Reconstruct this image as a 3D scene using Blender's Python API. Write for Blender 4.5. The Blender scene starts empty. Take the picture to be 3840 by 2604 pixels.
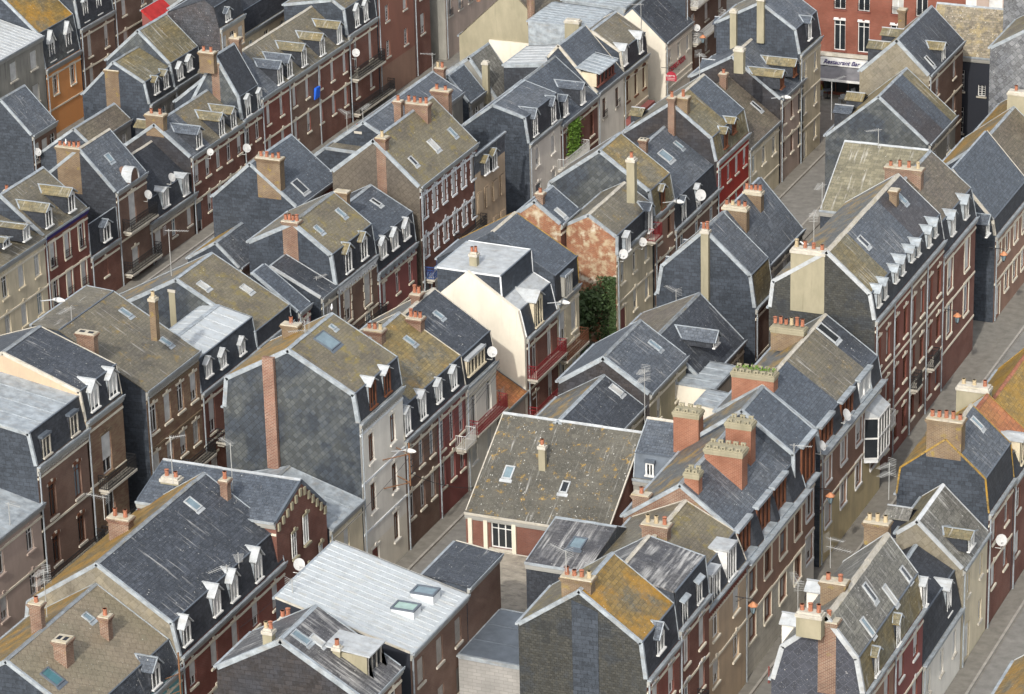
import bpy, bmesh, math, random
from math import radians, sin, cos, pi
from mathutils import Vector, Matrix
random.seed(7)
S = bpy.context.scene
# ---------------------------------------------------------------- camera
F0, PITCH, ROLL, AZ, HC = 13346.76, radians(22.077), radians(-1.465), radians(23.133), 90.0
cd = bpy.data.cameras.new('camera'); cam = bpy.data.objects.new('camera', cd); S.collection.objects.link(cam)
cd.sensor_width = 36; cd.lens = F0*36/3840; cd.clip_start = 1; cd.clip_end = 3000
d = Vector((cos(PITCH)*cos(AZ), cos(PITCH)*sin(AZ), -sin(PITCH)))
r = d.cross(Vector((0,0,1))).normalized(); u = r.cross(d)
r2 = cos(ROLL)*r+sin(ROLL)*u; u2 = -sin(ROLL)*r+cos(ROLL)*u
m = Matrix((r2, u2, -d)).transposed().to_4x4(); m.translation = Vector((0,0,HC)); cam.matrix_world = m
S.camera = cam
# ---------------------------------------------------------------- sky, sun, exposure
SUN_EL, SUN_AZ = radians(36), radians(186)      # azimuth counter-clockwise from +x
w = bpy.data.worlds.new('World'); S.world = w; w.use_nodes = True
nt = w.node_tree; bg = nt.nodes['Background']
sk_ = nt.nodes.new('ShaderNodeTexSky'); sk_.sky_type = 'NISHITA'; sk_.sun_disc = False
sk_.sun_elevation = SUN_EL; sk_.sun_rotation = radians(90)-SUN_AZ
sk_.dust_density = 3.0; sk_.ozone_density = .8
hs_ = nt.nodes.new('ShaderNodeHueSaturation'); hs_.inputs['Saturation'].default_value = .38      # broken white cloud
nt.links.new(sk_.outputs[0], hs_.inputs['Color']); nt.links.new(hs_.outputs[0], bg.inputs[0]); bg.inputs[1].default_value = 0.15
sd = bpy.data.lights.new('sun', 'SUN'); sd.energy = 1.8; sd.angle = radians(1.2); sd.color = (1, .95, .87)
so = bpy.data.objects.new('sun', sd); S.collection.objects.link(so)
sv = Vector((cos(SUN_EL)*cos(SUN_AZ), cos(SUN_EL)*sin(SUN_AZ), sin(SUN_EL)))
so.rotation_euler = sv.to_track_quat('Z', 'Y').to_euler(); so.location = (100, 60, 120)
S.view_settings.view_transform = 'Standard'; S.view_settings.look = 'None'
S.view_settings.exposure = 0.86; S.view_settings.gamma = 1
S.render.engine = 'CYCLES'
# ---------------------------------------------------------------- materials
class NT:
    def __init__(s, name, rough=.7, spec=.3, metal=0):
        s.m = bpy.data.materials.new(name); s.m.use_nodes = True; s.t = s.m.node_tree
        s.b = s.t.nodes['Principled BSDF']; s.b.inputs['Roughness'].default_value = rough
        s.b.inputs['Metallic'].default_value = metal; s.b.inputs['Specular IOR Level'].default_value = spec
        s.uv = s.t.nodes.new('ShaderNodeTexCoord').outputs['UV']
    def n(s, typ, **k):
        x = s.t.nodes.new(typ)
        for a, v in k.items():
            if a.startswith('i_'): x.inputs[a[2:].replace('_', ' ')].default_value = v
            else: setattr(x, a, v)
        return x
    def l(s, a, b): s.t.links.new(a, b)
    def mapped(s, sc=(1,1,1), rot=0, loc=(0,0,0)):
        x = s.n('ShaderNodeMapping'); x.inputs['Scale'].default_value = sc; x.inputs['Rotation'].default_value = (0,0,rot)
        x.inputs['Location'].default_value = loc; s.l(s.uv, x.inputs['Vector']); return x.outputs[0]
    def noise(s, scale, det=3, vec=None, rough=.6):
        x = s.n('ShaderNodeTexNoise'); x.inputs['Scale'].default_value = scale; x.inputs['Detail'].default_value = det
        x.inputs['Roughness'].default_value = rough; s.l(vec or s.uv, x.inputs['Vector']); return x.outputs['Fac']
    def ramp(s, fac, a, b, va=0, vb=1):
        x = s.n('ShaderNodeMapRange'); x.inputs['From Min'].default_value = a; x.inputs['From Max'].default_value = b
        x.inputs['To Min'].default_value = va; x.inputs['To Max'].default_value = vb; s.l(fac, x.inputs['Value']); return x.outputs[0]
    def mul(s, a, b):
        x = s.n('ShaderNodeMath', operation='MULTIPLY'); s.l(a, x.inputs[0])
        if isinstance(b, float): x.inputs[1].default_value = b
        else: s.l(b, x.inputs[1])
        return x.outputs[0]
    def mix(s, fac, a, b, mode='MIX'):
        x = s.n('ShaderNodeMix', data_type='RGBA', blend_type=mode)
        if isinstance(fac, float): x.inputs[0].default_value = fac
        else: s.l(fac, x.inputs[0])
        for i, c in ((6, a), (7, b)):
            if isinstance(c, tuple): x.inputs[i].default_value = (*c, 1)
            else: s.l(c, x.inputs[i])
        return x.outputs[2]
    def bump(s, h, st=.5, dist=.02):
        x = s.n('ShaderNodeBump'); x.inputs['Strength'].default_value = st; x.inputs['Distance'].default_value = dist
        s.l(h, x.inputs['Height']); s.l(x.outputs[0], s.b.inputs['Normal'])
    def brick(s, c1, c2, mo, bw, rh, ms=.01, vec=None, off=.5):
        x = s.n('ShaderNodeTexBrick'); x.offset = off; x.inputs['Scale'].default_value = 1
        x.inputs['Brick Width'].default_value = bw; x.inputs['Row Height'].default_value = rh
        x.inputs['Mortar Size'].default_value = ms; x.inputs['Mortar Smooth'].default_value = .3
        for k, c in (('Color1', c1), ('Color2', c2), ('Mortar', mo)): x.inputs[k].default_value = (*c, 1)
        s.l(vec or s.uv, x.inputs['Vector']); return x
    def out(s, col): s.l(col, s.b.inputs['Base Color']); return s.m
def sc(c, k): return tuple(min(1, x*k) for x in c)
M = {}
INSET = ('brown','whitep')
def slate(name, base, alt, patch=(.45,.6), li=None, la=.6, lsc=.55, drop=.5, streak=0., row=.21, bw=.3, rough=.5, var=.34, rot=0, jm=.42):
    """slates or fibre-cement tiles: coursed tiles, patches of a second tone, lichen, gull droppings, lime streaks"""
    if any(k in name for k in ('blue','dark','gable','charcoal','purple')): base, alt = sc(base,.88), sc(alt,.95)
    t = NT(name, rough, .35)
    vec = t.mapped(rot=rot)
    b = t.brick(sc(base,1-var), sc(base,1+var), sc(base,jm), bw, row, .016, vec)
    b2 = t.brick(sc(alt,1-var), sc(alt,1+var), sc(alt,jm), bw, row, .016, vec)
    n = t.noise(.35, 6)
    c = t.mix(t.ramp(n, *patch), b.outputs[0], b2.outputs[0])
    # courses weather one by one
    c = t.mix(t.ramp(t.noise(.8, 5, t.mapped((.35,2.2,1), rot)), .3, .7, 0, .35), c, sc(base,.72))
    c = t.mix(t.ramp(t.noise(6, 8, rough=.85), .48, .66, 0, .6), c, sc(alt,1.7))
    c = t.mix(t.ramp(t.noise(5, 6, rough=.8), .52, .7, 0, .5), c, sc(base,.5))
    pb = t.brick((0,0,0),(1,1,1),(.5,.5,.5), 1.15, .62, 0., t.mapped(rot=rot, loc=(.3,.2,0)))      # repaired areas
    pf = t.ramp(t.noise(1, 0, t.mapped((.9,1.6,1), rot)), .6, .61)
    c = t.mix(t.mul(t.ramp(pb.outputs[0], .86, .87), t.mul(pf, .45)), c, sc(alt,.62))
    c = t.mix(t.mul(t.ramp(pb.outputs[0], .1, .09), t.mul(pf, .35)), c, sc(alt,1.5))
    if li:
        f = t.ramp(t.noise(lsc, 9, rough=.72), la, la+.1)
        f2 = t.ramp(t.noise(14, 3), .35, .6, .3, 1)
        c = t.mix(t.mul(f, f2), c, t.mix(t.ramp(t.noise(3,3),.3,.7), li, sc(li,.6)))
    if streak:
        f = t.ramp(t.noise(1, 5, t.mapped((5,.35,1))), .62-.1*streak, .78-.05*streak)
        f2 = t.ramp(t.noise(.5, 2), .4, .6)
        c = t.mix(t.mul(t.mul(f, f2), .75), c, (.6,.59,.56))
    if 'gable' in name or 'fish' in name or 'charcoal' in name: drop = 0; c = t.mix(t.ramp(t.noise(1.1, 8, t.mapped((2.2,.5,1)), .75), .5, .72, 0, .4), c, sc(alt,1.5))
    if drop:
        v = t.n('ShaderNodeTexVoronoi', feature='F1'); v.inputs['Scale'].default_value = 4.5; v.inputs['Randomness'].default_value = 1; t.l(t.mapped((1,.7,1)), v.inputs['Vector'])
        near = t.ramp(v.outputs['Distance'], .06, .16, 1, 0)
        gate = t.ramp(v.outputs['Color'], .8-.12*drop, .82-.12*drop) if False else t.ramp(t.noise(1.1, 3), .6-.1*drop, .66-.07*drop)
        c = t.mix(t.mul(t.mul(near, gate), .8), c, (.6,.59,.55))
        c = t.mix(t.mul(t.ramp(t.noise(17, 2), .66, .72), .8), c, (.5,.5,.47))
    hh = t.n('ShaderNodeMath', operation='MULTIPLY_ADD'); t.l(t.noise(.9, 4), hh.inputs[0]); hh.inputs[1].default_value = 7.; mm = t.mul(b.outputs[1], -1.); t.l(mm, hh.inputs[2])
    t.bump(hh.outputs[0], .5, .014)
    t.l(t.ramp(n, .3, .7, rough-.08, rough+.15), t.b.inputs['Roughness'])
    M[name] = t.out(c)
def bricks(name, c1, c2, mo, stain=None, sa=.55, bw=.22, rh=.075, ms=.014, white=0):
    t = NT(name, .85, .2)
    b = t.brick(c1, c2, mo, bw, rh, ms)
    c = t.mix(t.ramp(t.noise(.9, 6), .35, .7, 0, .6), b.outputs[0], sc(c1,.62))
    c = t.mix(t.ramp(t.noise(6, 3), .62, .82, 0, .35), c, mo)
    c = t.mix(t.ramp(t.noise(.5, 4), .4, .62, 0, .35), c, sc(c2,.5))
    if stain: c = t.mix(t.mul(t.ramp(t.noise(1.6, 7), sa, sa+.14), .85), c, stain)
    if white: c = t.mix(t.ramp(t.noise(.8, 6), .56, .66), c, (.5,.46,.38))
    t.bump(b.outputs[1], .4, -.01); M[name] = t.out(c)
def plaster(name, col, dirt=(.2,.18,.15), da=.5, rough=.85, joints=None):
    t = NT(name, rough, .2)
    c = t.mix(t.ramp(t.noise(.7, 7, t.mapped((1.4,.5,1))), .35, .75, 0, da), col, dirt)
    c = t.mix(t.ramp(t.noise(5, 5), .4, .7, 0, .16), c, sc(col,.7))
    c = t.mix(t.mul(t.ramp(t.noise(1, 5, t.mapped((4,.22,1))), .58, .75), da), c, sc(dirt,.9))
    if joints:
        b = t.brick((1,1,1),(.93,.93,.93),(.6,.6,.6), *joints, .012); c = t.mix(1., c, b.outputs[0], 'MULTIPLY'); t.bump(b.outputs[1], .3, -.01)
    else: t.bump(t.noise(30, 3), .15, .01)
    M[name] = t.out(c)
def plain(name, col, rough=.6, spec=.3, metal=0, vary=.25, dirt=None, seam=None):
    t = NT(name, rough, spec, metal)
    c = t.mix(t.ramp(t.noise(1.7, 6), .3, .7, 0, 1), sc(col,1-vary), sc(col,1+vary*.6))
    if dirt: c = t.mix(t.ramp(t.noise(1.1, 7, t.mapped((1,3,1))), .52, .68, 0, .7), c, dirt)
    if dirt: c = t.mix(t.ramp(t.noise(2.3, 8, rough=.8), .5, .62, 0, .45), c, sc(col,.55))
    if dirt: c = t.mix(t.ramp(t.noise(13, 3), .66, .72, 0, .8), c, (.62,.61,.58))
    M[name] = t.out(c)
BL, DK = (.074,.086,.104), (.045,.051,.061)
slate('slate_blue', BL, (.1,.11,.123), li=(.16,.13,.07), la=.7, drop=.6, streak=.5)
slate('slate_blue_plain', (.068,.081,.1), (.082,.095,.113), drop=.5)
slate('slate_dark', DK, (.056,.064,.078), drop=1.0, streak=.35)
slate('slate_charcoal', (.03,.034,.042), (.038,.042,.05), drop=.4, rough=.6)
slate('slate_gable', (.036,.044,.056), (.044,.053,.067), drop=.7, row=.24, bw=.4, rough=.55, rot=.04)
slate('slate_gable_brown', (.042,.036,.034), (.035,.036,.042), drop=.7, row=.24, bw=.4, rot=.04)
slate('slate_moss', (.125,.115,.078), (.165,.13,.06), li=(.24,.15,.03), la=.6, drop=.7, streak=.6, row=.23, bw=.36, jm=.5)
slate('slate_olive', (.148,.13,.09), (.105,.096,.078), li=(.28,.19,.05), la=.56, lsc=1.1, drop=.9, streak=.4, row=.2, bw=.3, jm=.5, var=.22)
slate('slate_olive_green', (.165,.143,.092), (.115,.1,.075), li=(.26,.2,.05), la=.52, lsc=1.1, drop=.7, row=.2, bw=.3, jm=.5, var=.2)
slate('slate_brown', (.11,.09,.068), (.13,.112,.08), li=(.25,.15,.05), la=.68, drop=.6, row=.23, bw=.34)
slate('slate_purple', (.065,.058,.06), (.06,.065,.075), drop=.5)
slate('slate_lime', (.06,.06,.066), (.085,.083,.083), drop=1.2, streak=1.5, row=.24, bw=.34)
slate('slate_orange', (.12,.11,.08), (.2,.13,.035), patch=(.38,.5), li=(.38,.2,.022), la=.47, drop=.7, row=.24, bw=.3)
slate('slate_patched', (.13,.12,.09), (.2,.15,.06), patch=(.4,.5), li=(.34,.2,.04), la=.54, drop=.8, row=.24, bw=.3)
slate('slate_lichen_back', (.1,.1,.095), (.12,.12,.11), li=(.38,.23,.035), la=.5, drop=.4, row=.22)
slate('slate_speckled', (.1,.095,.085), (.16,.155,.13), patch=(.4,.6), li=(.24,.18,.08), la=.62, drop=1.3, streak=.8, row=.24, bw=.32)
slate('slate_shingle_gable', (.055,.054,.046), (.032,.036,.04), patch=(.52,.58), drop=.3, row=.14, bw=.22, rot=0)
slate('fish_grey', (.08,.086,.084), (.034,.042,.054), patch=(.46,.56), li=(.15,.1,.07), la=.7, drop=.2, row=.3, bw=.3, rot=pi/4, var=.38)
slate('fish_beige', (.2,.175,.125), (.16,.145,.115), drop=.4, row=.42, bw=.42, rot=pi/4, var=.2, jm=.7)
slate('fish_brown', (.085,.073,.06), (.1,.085,.066), drop=.2, row=.34, bw=.34, rot=pi/4, var=.15, jm=.45)
slate('diamond_grey', (.09,.095,.105), (.16,.165,.17), patch=(.4,.6), drop=.3, row=.38, bw=.38, rot=pi/4, var=.45)
slate('diamond_dark', (.05,.053,.065), (.042,.046,.058), drop=.6, row=.42, bw=.42, rot=pi/4, var=.2, jm=1.9)
slate('asbestos_tan', (.2,.165,.118), (.17,.15,.105), li=(.2,.19,.13), la=.6, drop=.3, row=.38, bw=.38, rot=pi/4, var=.1, jm=.5)
slate('tile_orange', (.36,.13,.05), (.3,.14,.05), li=(.32,.2,.05), la=.6, drop=.1, row=.3, bw=.22)
slate('tile_yellow', (.22,.15,.05), (.3,.18,.03), li=(.36,.2,.02), la=.5, drop=.1, row=.24, bw=.3)
slate('slate_patched_dark', (.075,.071,.058), (.1,.094,.076), li=(.46,.27,.03), la=.565, lsc=1.9, drop=2.2, streak=.3, row=.35, bw=.5, jm=.8, var=.12)
slate('slate_olive_pale', (.17,.155,.105), (.125,.115,.08), li=(.26,.24,.12), la=.6, drop=.8, streak=.6, row=.24, bw=.4, jm=.6)
bricks('brick_red2', (.26,.085,.055), (.2,.07,.045), (.18,.1,.08))
bricks('brick_red', (.21,.085,.06), (.16,.064,.048), (.17,.12,.1))
bricks('brick_brown', (.21,.12,.09), (.165,.095,.072), (.18,.15,.12))
bricks('brick_dark_red', (.23,.068,.05), (.18,.054,.04), (.17,.11,.09))
bricks('brick_orange', (.29,.115,.068), (.22,.088,.055), (.36,.22,.15), stain=(.16,.1,.07), sa=.62)
bricks('brick_chimney', (.2,.1,.068), (.12,.065,.05), (.34,.29,.22), stain=(.2,.16,.06), sa=.6)
bricks('brick_yellow', (.19,.125,.075), (.13,.085,.06), (.26,.22,.15), stain=(.26,.19,.04), sa=.58)
bricks('brick_ruin', (.33,.12,.06), (.22,.085,.05), (.33,.24,.16), stain=(.42,.35,.23), sa=.47, white=1)
bricks('brick_pattern', (.18,.085,.062), (.29,.215,.13), (.2,.15,.11), bw=.3)
bricks('brick_strip', (.26,.11,.075), (.16,.07,.052), (.33,.26,.2), ms=.022, rh=.09)
bricks('brick_tan', (.22,.17,.11), (.17,.12,.08), (.2,.17,.13))
bricks('cinder_block', (.34,.33,.31), (.29,.285,.27), (.22,.21,.2), bw=.5, rh=.2, ms=.015)
plaster('plaster_cream', (.57,.5,.36)); plaster('plaster_white', (.68,.65,.58), da=.3); plaster('plaster_ivory', (.66,.61,.51), da=.28)
plaster('plaster_tan', (.46,.35,.24)); plaster('plaster_pink', (.42,.33,.28)); plaster('plaster_orange', (.6,.27,.1), da=.15)
plaster('plaster_red', (.3,.035,.025), (.12,.03,.025), .5); plaster('plaster_bordeaux', (.22,.075,.068), (.13,.07,.06), .5)
plaster('plaster_brown', (.27,.165,.12), (.12,.08,.06), .4); plaster('plaster_brown3', (.24,.11,.08), (.12,.07,.05), .3)
plaster('plaster_grey', (.27,.26,.23), (.1,.1,.09), .8)
plaster('plaster_beige', (.3,.27,.19), (.16,.15,.1), .7); plaster('plaster_yellow', (.55,.46,.27)); plaster('plaster_stone', (.52,.49,.42), joints=(.9,.42))
plaster('cornice_grey', (.3,.3,.28)); plaster('trim_cream', (.62,.57,.46), da=.3); plaster('plaster_blue', (.12,.3,.32), da=.2)
plaster('plaster_black', (.022,.025,.033), (.03,.03,.035), .3); slate('rubble', (.24,.205,.145), (.15,.13,.095), li=(.34,.27,.13), la=.5, lsc=1.2, drop=2, row=.2, bw=.27, var=.55, patch=(.42,.58))
plain('zinc', (.32,.355,.38), .5, .4, .15, vary=.4, dirt=(.25,.24,.22)); plain('zinc_white', (.39,.41,.42), .55, .4, .05, dirt=(.3,.29,.26))
plain('metal_pale', (.42,.45,.465), .5, .4, .05, vary=.12, dirt=(.38,.37,.33)); plain('zinc_old', (.22,.24,.255), .6, .4, .1, vary=.4, dirt=(.2,.17,.1)); plain('zinc_dark', (.11,.13,.155), .5, .4, .2); plain('trim_stone', (.45,.42,.36), .8, dirt=(.3,.26,.16)); plain('trim_white', (.62,.64,.65), .6)
plain('paint_white', (.62,.62,.6), .5); plain('shutter_grey', (.5,.5,.48), .6); plain('wood_brown', (.13,.05,.025), .6)
plain('wood_weathered', (.3,.28,.25), .8); plain('iron_black', (.02,.02,.022), .5); plain('iron_red', (.2,.02,.025), .5); plain('iron_white', (.6,.6,.58), .5); plain('iron_blue', (.03,.08,.25), .5)
plain('terracotta', (.33,.13,.075), .8, vary=.45, dirt=(.16,.1,.07)); plain('pot_buff', (.4,.32,.2), .8); plain('mortar', (.42,.38,.3), .9, dirt=(.3,.22,.08)); plain('dish_white_', (.66,.66,.64), .45)
plain('dish_white', (.42,.42,.41), .6, vary=.15); plain('pipe_steel', (.35,.36,.37), .3, .5, .6); plain('antenna_metal', (.42,.42,.4), .45, .5, .3); plain('rust', (.2,.1,.05), .8)
plain('curtain', (.4,.4,.38), .9); plain('glass_dark', (.02,.024,.028), .12, .6); plain('glass_sky', (.16,.22,.25), .08, .8); plain('glass_teal_pale', (.3,.42,.37), .1, .8); plain('glass_teal', (.05,.14,.16), .1, .8)
plain('asphalt', (.19,.183,.168), .9); plain('paving', (.18,.168,.145), .9); plain('kerb_stone', (.3,.28,.25), .9); plain('gravel', (.3,.27,.22), .95, dirt=(.1,.09,.08))
plain('leaf', (.045,.075,.025), .6, vary=.5); plain('leaf_bright', (.09,.17,.02), .6, vary=.4); plain('bark', (.06,.05,.04), .9)
plain('skin', (.4,.24,.17), .6); plain('cloth_dark', (.02,.02,.025), .8); plain('cloth_pink', (.5,.3,.3), .8); plain('cloth_red', (.36,.025,.025), .8); plain('hair', (.03,.02,.015), .6)
plain('sign_purple', (.03,.02,.12), .6); plain('sign_red', (.35,.03,.05), .6); plain('cloth_blue', (.02,.12,.6), .8); plain('lamp_copper', (.45,.2,.1), .5); plain('plastic_green', (.35,.5,.03), .6); plain('awning_grey', (.16,.16,.17), .8)
# ---------------------------------------------------------------- mesh helpers
class MB:
    def __init__(s): s.v = []; s.f = []; s.mi = []
    def face(s, pts, mi=0):
        n = len(s.v); s.v += [tuple(p) for p in pts]; s.f.append(tuple(range(n, n+len(pts)))); s.mi.append(mi)
    def hexa(s, p, mi=0):      # p: 4 bottom + 4 top
        for q in ((0,1,2,3),(4,5,6,7),(0,1,5,4),(1,2,6,5),(2,3,7,6),(3,0,4,7)): s.face([p[i] for i in q], mi)
    def box(s, x0,x1,y0,y1,z0,z1, mi=0):
        s.hexa([(x0,y0,z0),(x1,y0,z0),(x1,y1,z0),(x0,y1,z0),(x0,y0,z1),(x1,y0,z1),(x1,y1,z1),(x0,y1,z1)], mi)
    def beam(s, p, q, wd, ht, side=None, mi=0):
        p, q = Vector(p), Vector(q); a = (q-p).normalized()
        sd = Vector(side) if side else a.cross(Vector((0,0,1)))
        if sd.length < 1e-3: sd = Vector((1,0,0))
        sd = (sd - a*sd.dot(a)).normalized(); up = sd.cross(a)
        A, B = sd*wd/2, up*ht/2
        s.hexa([p-A-B, p+A-B, q+A-B, q-A-B, p-A+B, p+A+B, q+A+B, q-A+B], mi)
    def tube(s, p, q, r0, r1=None, n=8, mi=0, cap=True):
        p, q = Vector(p), Vector(q); r1 = r0 if r1 is None else r1; a = (q-p).normalized()
        e = a.cross(Vector((0,0,1)));
        if e.length < 1e-3: e = Vector((1,0,0))
        e.normalize(); g = a.cross(e)
        A = [p+(e*cos(2*pi*i/n)+g*sin(2*pi*i/n))*r0 for i in range(n)]; B = [q+(e*cos(2*pi*i/n)+g*sin(2*pi*i/n))*r1 for i in range(n)]
        for i in range(n): s.face([A[i], A[(i+1)%n], B[(i+1)%n], B[i]], mi)
        if cap: s.face(A[::-1], mi); s.face(B, mi)
    def build(s, name, mats, parent=None, smooth=False):
        if isinstance(mats, str): mats = [mats]
        me = bpy.data.meshes.new(name); o = bpy.data.objects.new(name, me); S.collection.objects.link(o)
        off = Vector((0,0,0))
        if parent is not None:
            o.parent = parent; t = parent
            while t.parent: t = t.parent
            off = t.location.copy()
        elif s.v:
            xs = [p[0] for p in s.v]; ys = [p[1] for p in s.v]; zs = [p[2] for p in s.v]
            off = Vector(((min(xs)+max(xs))/2, (min(ys)+max(ys))/2, min(zs))); o.location = off
        bm = bmesh.new(); vs = [bm.verts.new(Vector(p)-off) for p in s.v]
        for f, mi in zip(s.f, s.mi):
            try: fc = bm.faces.new([vs[i] for i in f]); fc.material_index = mi
            except ValueError: pass
        bmesh.ops.remove_doubles(bm, verts=bm.verts, dist=1e-5); bmesh.ops.recalc_face_normals(bm, faces=bm.faces)
        uv = bm.loops.layers.uv.new('UVMap'); Z = Vector((0,0,1))
        for fc in bm.faces:
            n = fc.normal
            if abs(n.z) > .97: t, b = Vector((0,1,0)), Vector((1,0,0))
            else:
                t = Z.cross(n).normalized(); b = n.cross(t)
                if b.z < 0: b = -b
                if abs(t.x) > abs(t.y):
                    if t.x < 0: t = -t
                elif t.y < 0: t = -t
            for lp in fc.loops:
                c = lp.vert.co+off; lp[uv].uv = (c.dot(t), c.dot(b))
            fc.smooth = smooth
        bm.to_mesh(me); bm.free()
        for mt in mats: me.materials.append(M[mt])
        return o
def tag(o, label=None, cat=None, group=None, kind=None):
    if label: o['label'] = label
    if cat: o['category'] = cat
    if group: o['group'] = group
    if kind: o['kind'] = kind
    return o
def thing(name, label, cat, loc, group=None):
    o = bpy.data.objects.new(name, None); S.collection.objects.link(o); o.location = loc; o.empty_display_size = .3
    return tag(o, label, cat, group)
def struct(name, mb, mat): return tag(mb.build(name, mat), kind='structure')
# ---------------------------------------------------------------- windows, facades
def mapper(ax):
    return (lambda a,b,z: (a,b,z)) if ax == 'x' else (lambda a,b,z: (b,a,z))
def bx(mb, F, a0,a1,b0,b1,z0,z1, mi=0):
    mb.hexa([F(a0,b0,z0),F(a1,b0,z0),F(a1,b1,z0),F(a0,b1,z0),F(a0,b0,z1),F(a1,b0,z1),F(a1,b1,z1),F(a0,b1,z1)], mi)
def window(root, F, a, b, z0, z1, w, sty='w', sg=-1, sur=None, sill=True, deep=.16, name='window'):
    """sg: outward sign along b. frame set back in its reveal; pane behind it"""
    i = -sg; h = z1-z0; x0, x1 = a-w/2, a+w/2; f = .055 if w < 1.2 else .07
    fm = {'w':'paint_white','s':'paint_white','n':'wood_brown','d':'iron_black','g':'wood_weathered','o':'paint_white','b':'paint_white'}[sty[0]]
    mb = MB(); y0, y1 = b+i*(deep-.05), b+i*deep
    if name == 'door':
        for q in ((x0,x1,z1-.5,z1-.42),(x0,x0+f,z0,z1),(x1-f,x1,z0,z1),(x0,x1,z1-f,z1)): bx(mb,F,q[0],q[1],min(y0,y1),max(y0,y1),q[2],q[3])
    else:
        for q in ((x0,x1,z0,z0+f),(x0,x1,z1-f,z1),(x0,x0+f,z0+f,z1-f),(x1-f,x1,z0+f,z1-f)): bx(mb,F,q[0],q[1],min(y0,y1),max(y0,y1),q[2],q[3])
        n = 1 if w < 1.25 else 2
        for k in range(1, n+1): bx(mb,F,x0+w*k/(n+1)-.03,x0+w*k/(n+1)+.03,min(y0,y1),max(y0,y1),z0+f,z1-f)
        if h > 1.25: bx(mb,F,x0+f,x1-f,min(y0,y1)+.006,max(y0,y1)-.006,z1-.42,z1-.37)
        if 'x' in sty:
            for k in range(1,5): bx(mb,F,x0+f,x1-f,min(y0,y1)+.01,max(y0,y1)-.01,z0+h*k/5-.012,z0+h*k/5+.012)
    if 'a' in sty: # segmental arch band in the frame head
        for k in range(3): bx(mb,F,x0-.05+k*.02,x1+.05-k*.02,b-i*.05,b-i*.003,z1+.02+k*.07,z1+.09+k*.07)
    wo = mb.build(name, fm, root)
    pm = {'s':'shutter_grey','g':'wood_weathered'}.get(sty[0], random.choice(['glass_dark','glass_dark','glass_dark','curtain','glass_sky']))
    if name == 'door': pm = random.choice(['wood_brown','shutter_grey','plaster_bordeaux','zinc_dark'])
    p = MB(); yy = b+i*(deep-.02 if sty[0] in 'w nodb' else deep-.09)
    if sty[0] in 'sg':
        hh = z0 + (h*.35 if 'h' in sty else 0)
        bx(p,F,x0+.02,x1-.02,min(yy,yy+i*.04),max(yy,yy+i*.04),hh+.02,z1-.02)
        p.build('shutter', pm, wo)
        if 'h' in sty: p = MB(); bx(p,F,x0,x1,b+i*deep-.01,b+i*deep+.01,z0,z1); p.build('pane','glass_dark',wo)
    else:
        p.face([F(x0,yy,z0),F(x1,yy,z0),F(x1,yy,z1),F(x0,yy,z1)])
        p.build('pane' if name != 'door' else 'panel', pm, wo)
    if sill and name != 'door':
        s_ = MB(); bx(s_,F,x0-.1,x1+.1,min(b-i*.09,b+i*.05),max(b-i*.09,b+i*.05),z0-.13,z0-.002); s_.build('sill', sur if sur else 'trim_stone', wo)
    if sur:
        s_ = MB(); o0, o1 = sorted((b-i*.035, b+i*.02))
        if 'F' in sty:
            bx(s_,F,x0-.14,x0-.004,o0,o1,z0,z1+.16); bx(s_,F,x1+.004,x1+.14,o0,o1,z0,z1+.16); bx(s_,F,x0-.004,x1+.004,o0,o1,z1+.004,z1+.16)
        elif 'q' in sty:    # white quoin blocks beside the opening
            for k in range(4):
                zz = z0+h*(k+.1)/4; e = .2 if k % 2 == 0 else .1
                bx(s_,F,x0-e,x0-.004,o0,o1,zz,zz+h/5); bx(s_,F,x1+.004,x1+e,o0,o1,zz,zz+h/5)
            bx(s_,F,a-.1,a+.1,o0,o1,z1+.02,z1+.36); bx(s_,F,x0-.14,x1+.14,o0,o1,z1+.004,z1+.13)
        else:
            bx(s_,F,x0-.12,x1+.12,o0,o1,z1+.004,z1+.15); bx(s_,F,a-.09,a+.09,min(o0,b-i*.06),o1,z1+.155,z1+.3)
        s_.build('lintel', sur, wo)
    if 'r' in sty:
        r_ = MB(); yb = b-i*.1
        for zz in (z0+.05, z0+.45, z0+.62): r_.tube(F(x0-.05,yb,zz),F(x1+.05,yb,zz),.016,n=5)
        for k in range(9): r_.tube(F(x0+w*k/8,yb,z0+.05),F(x0+w*k/8,yb,z0+.62),.01,n=4)
        r_.build('railing', 'iron_black', wo)
    return wo
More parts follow.
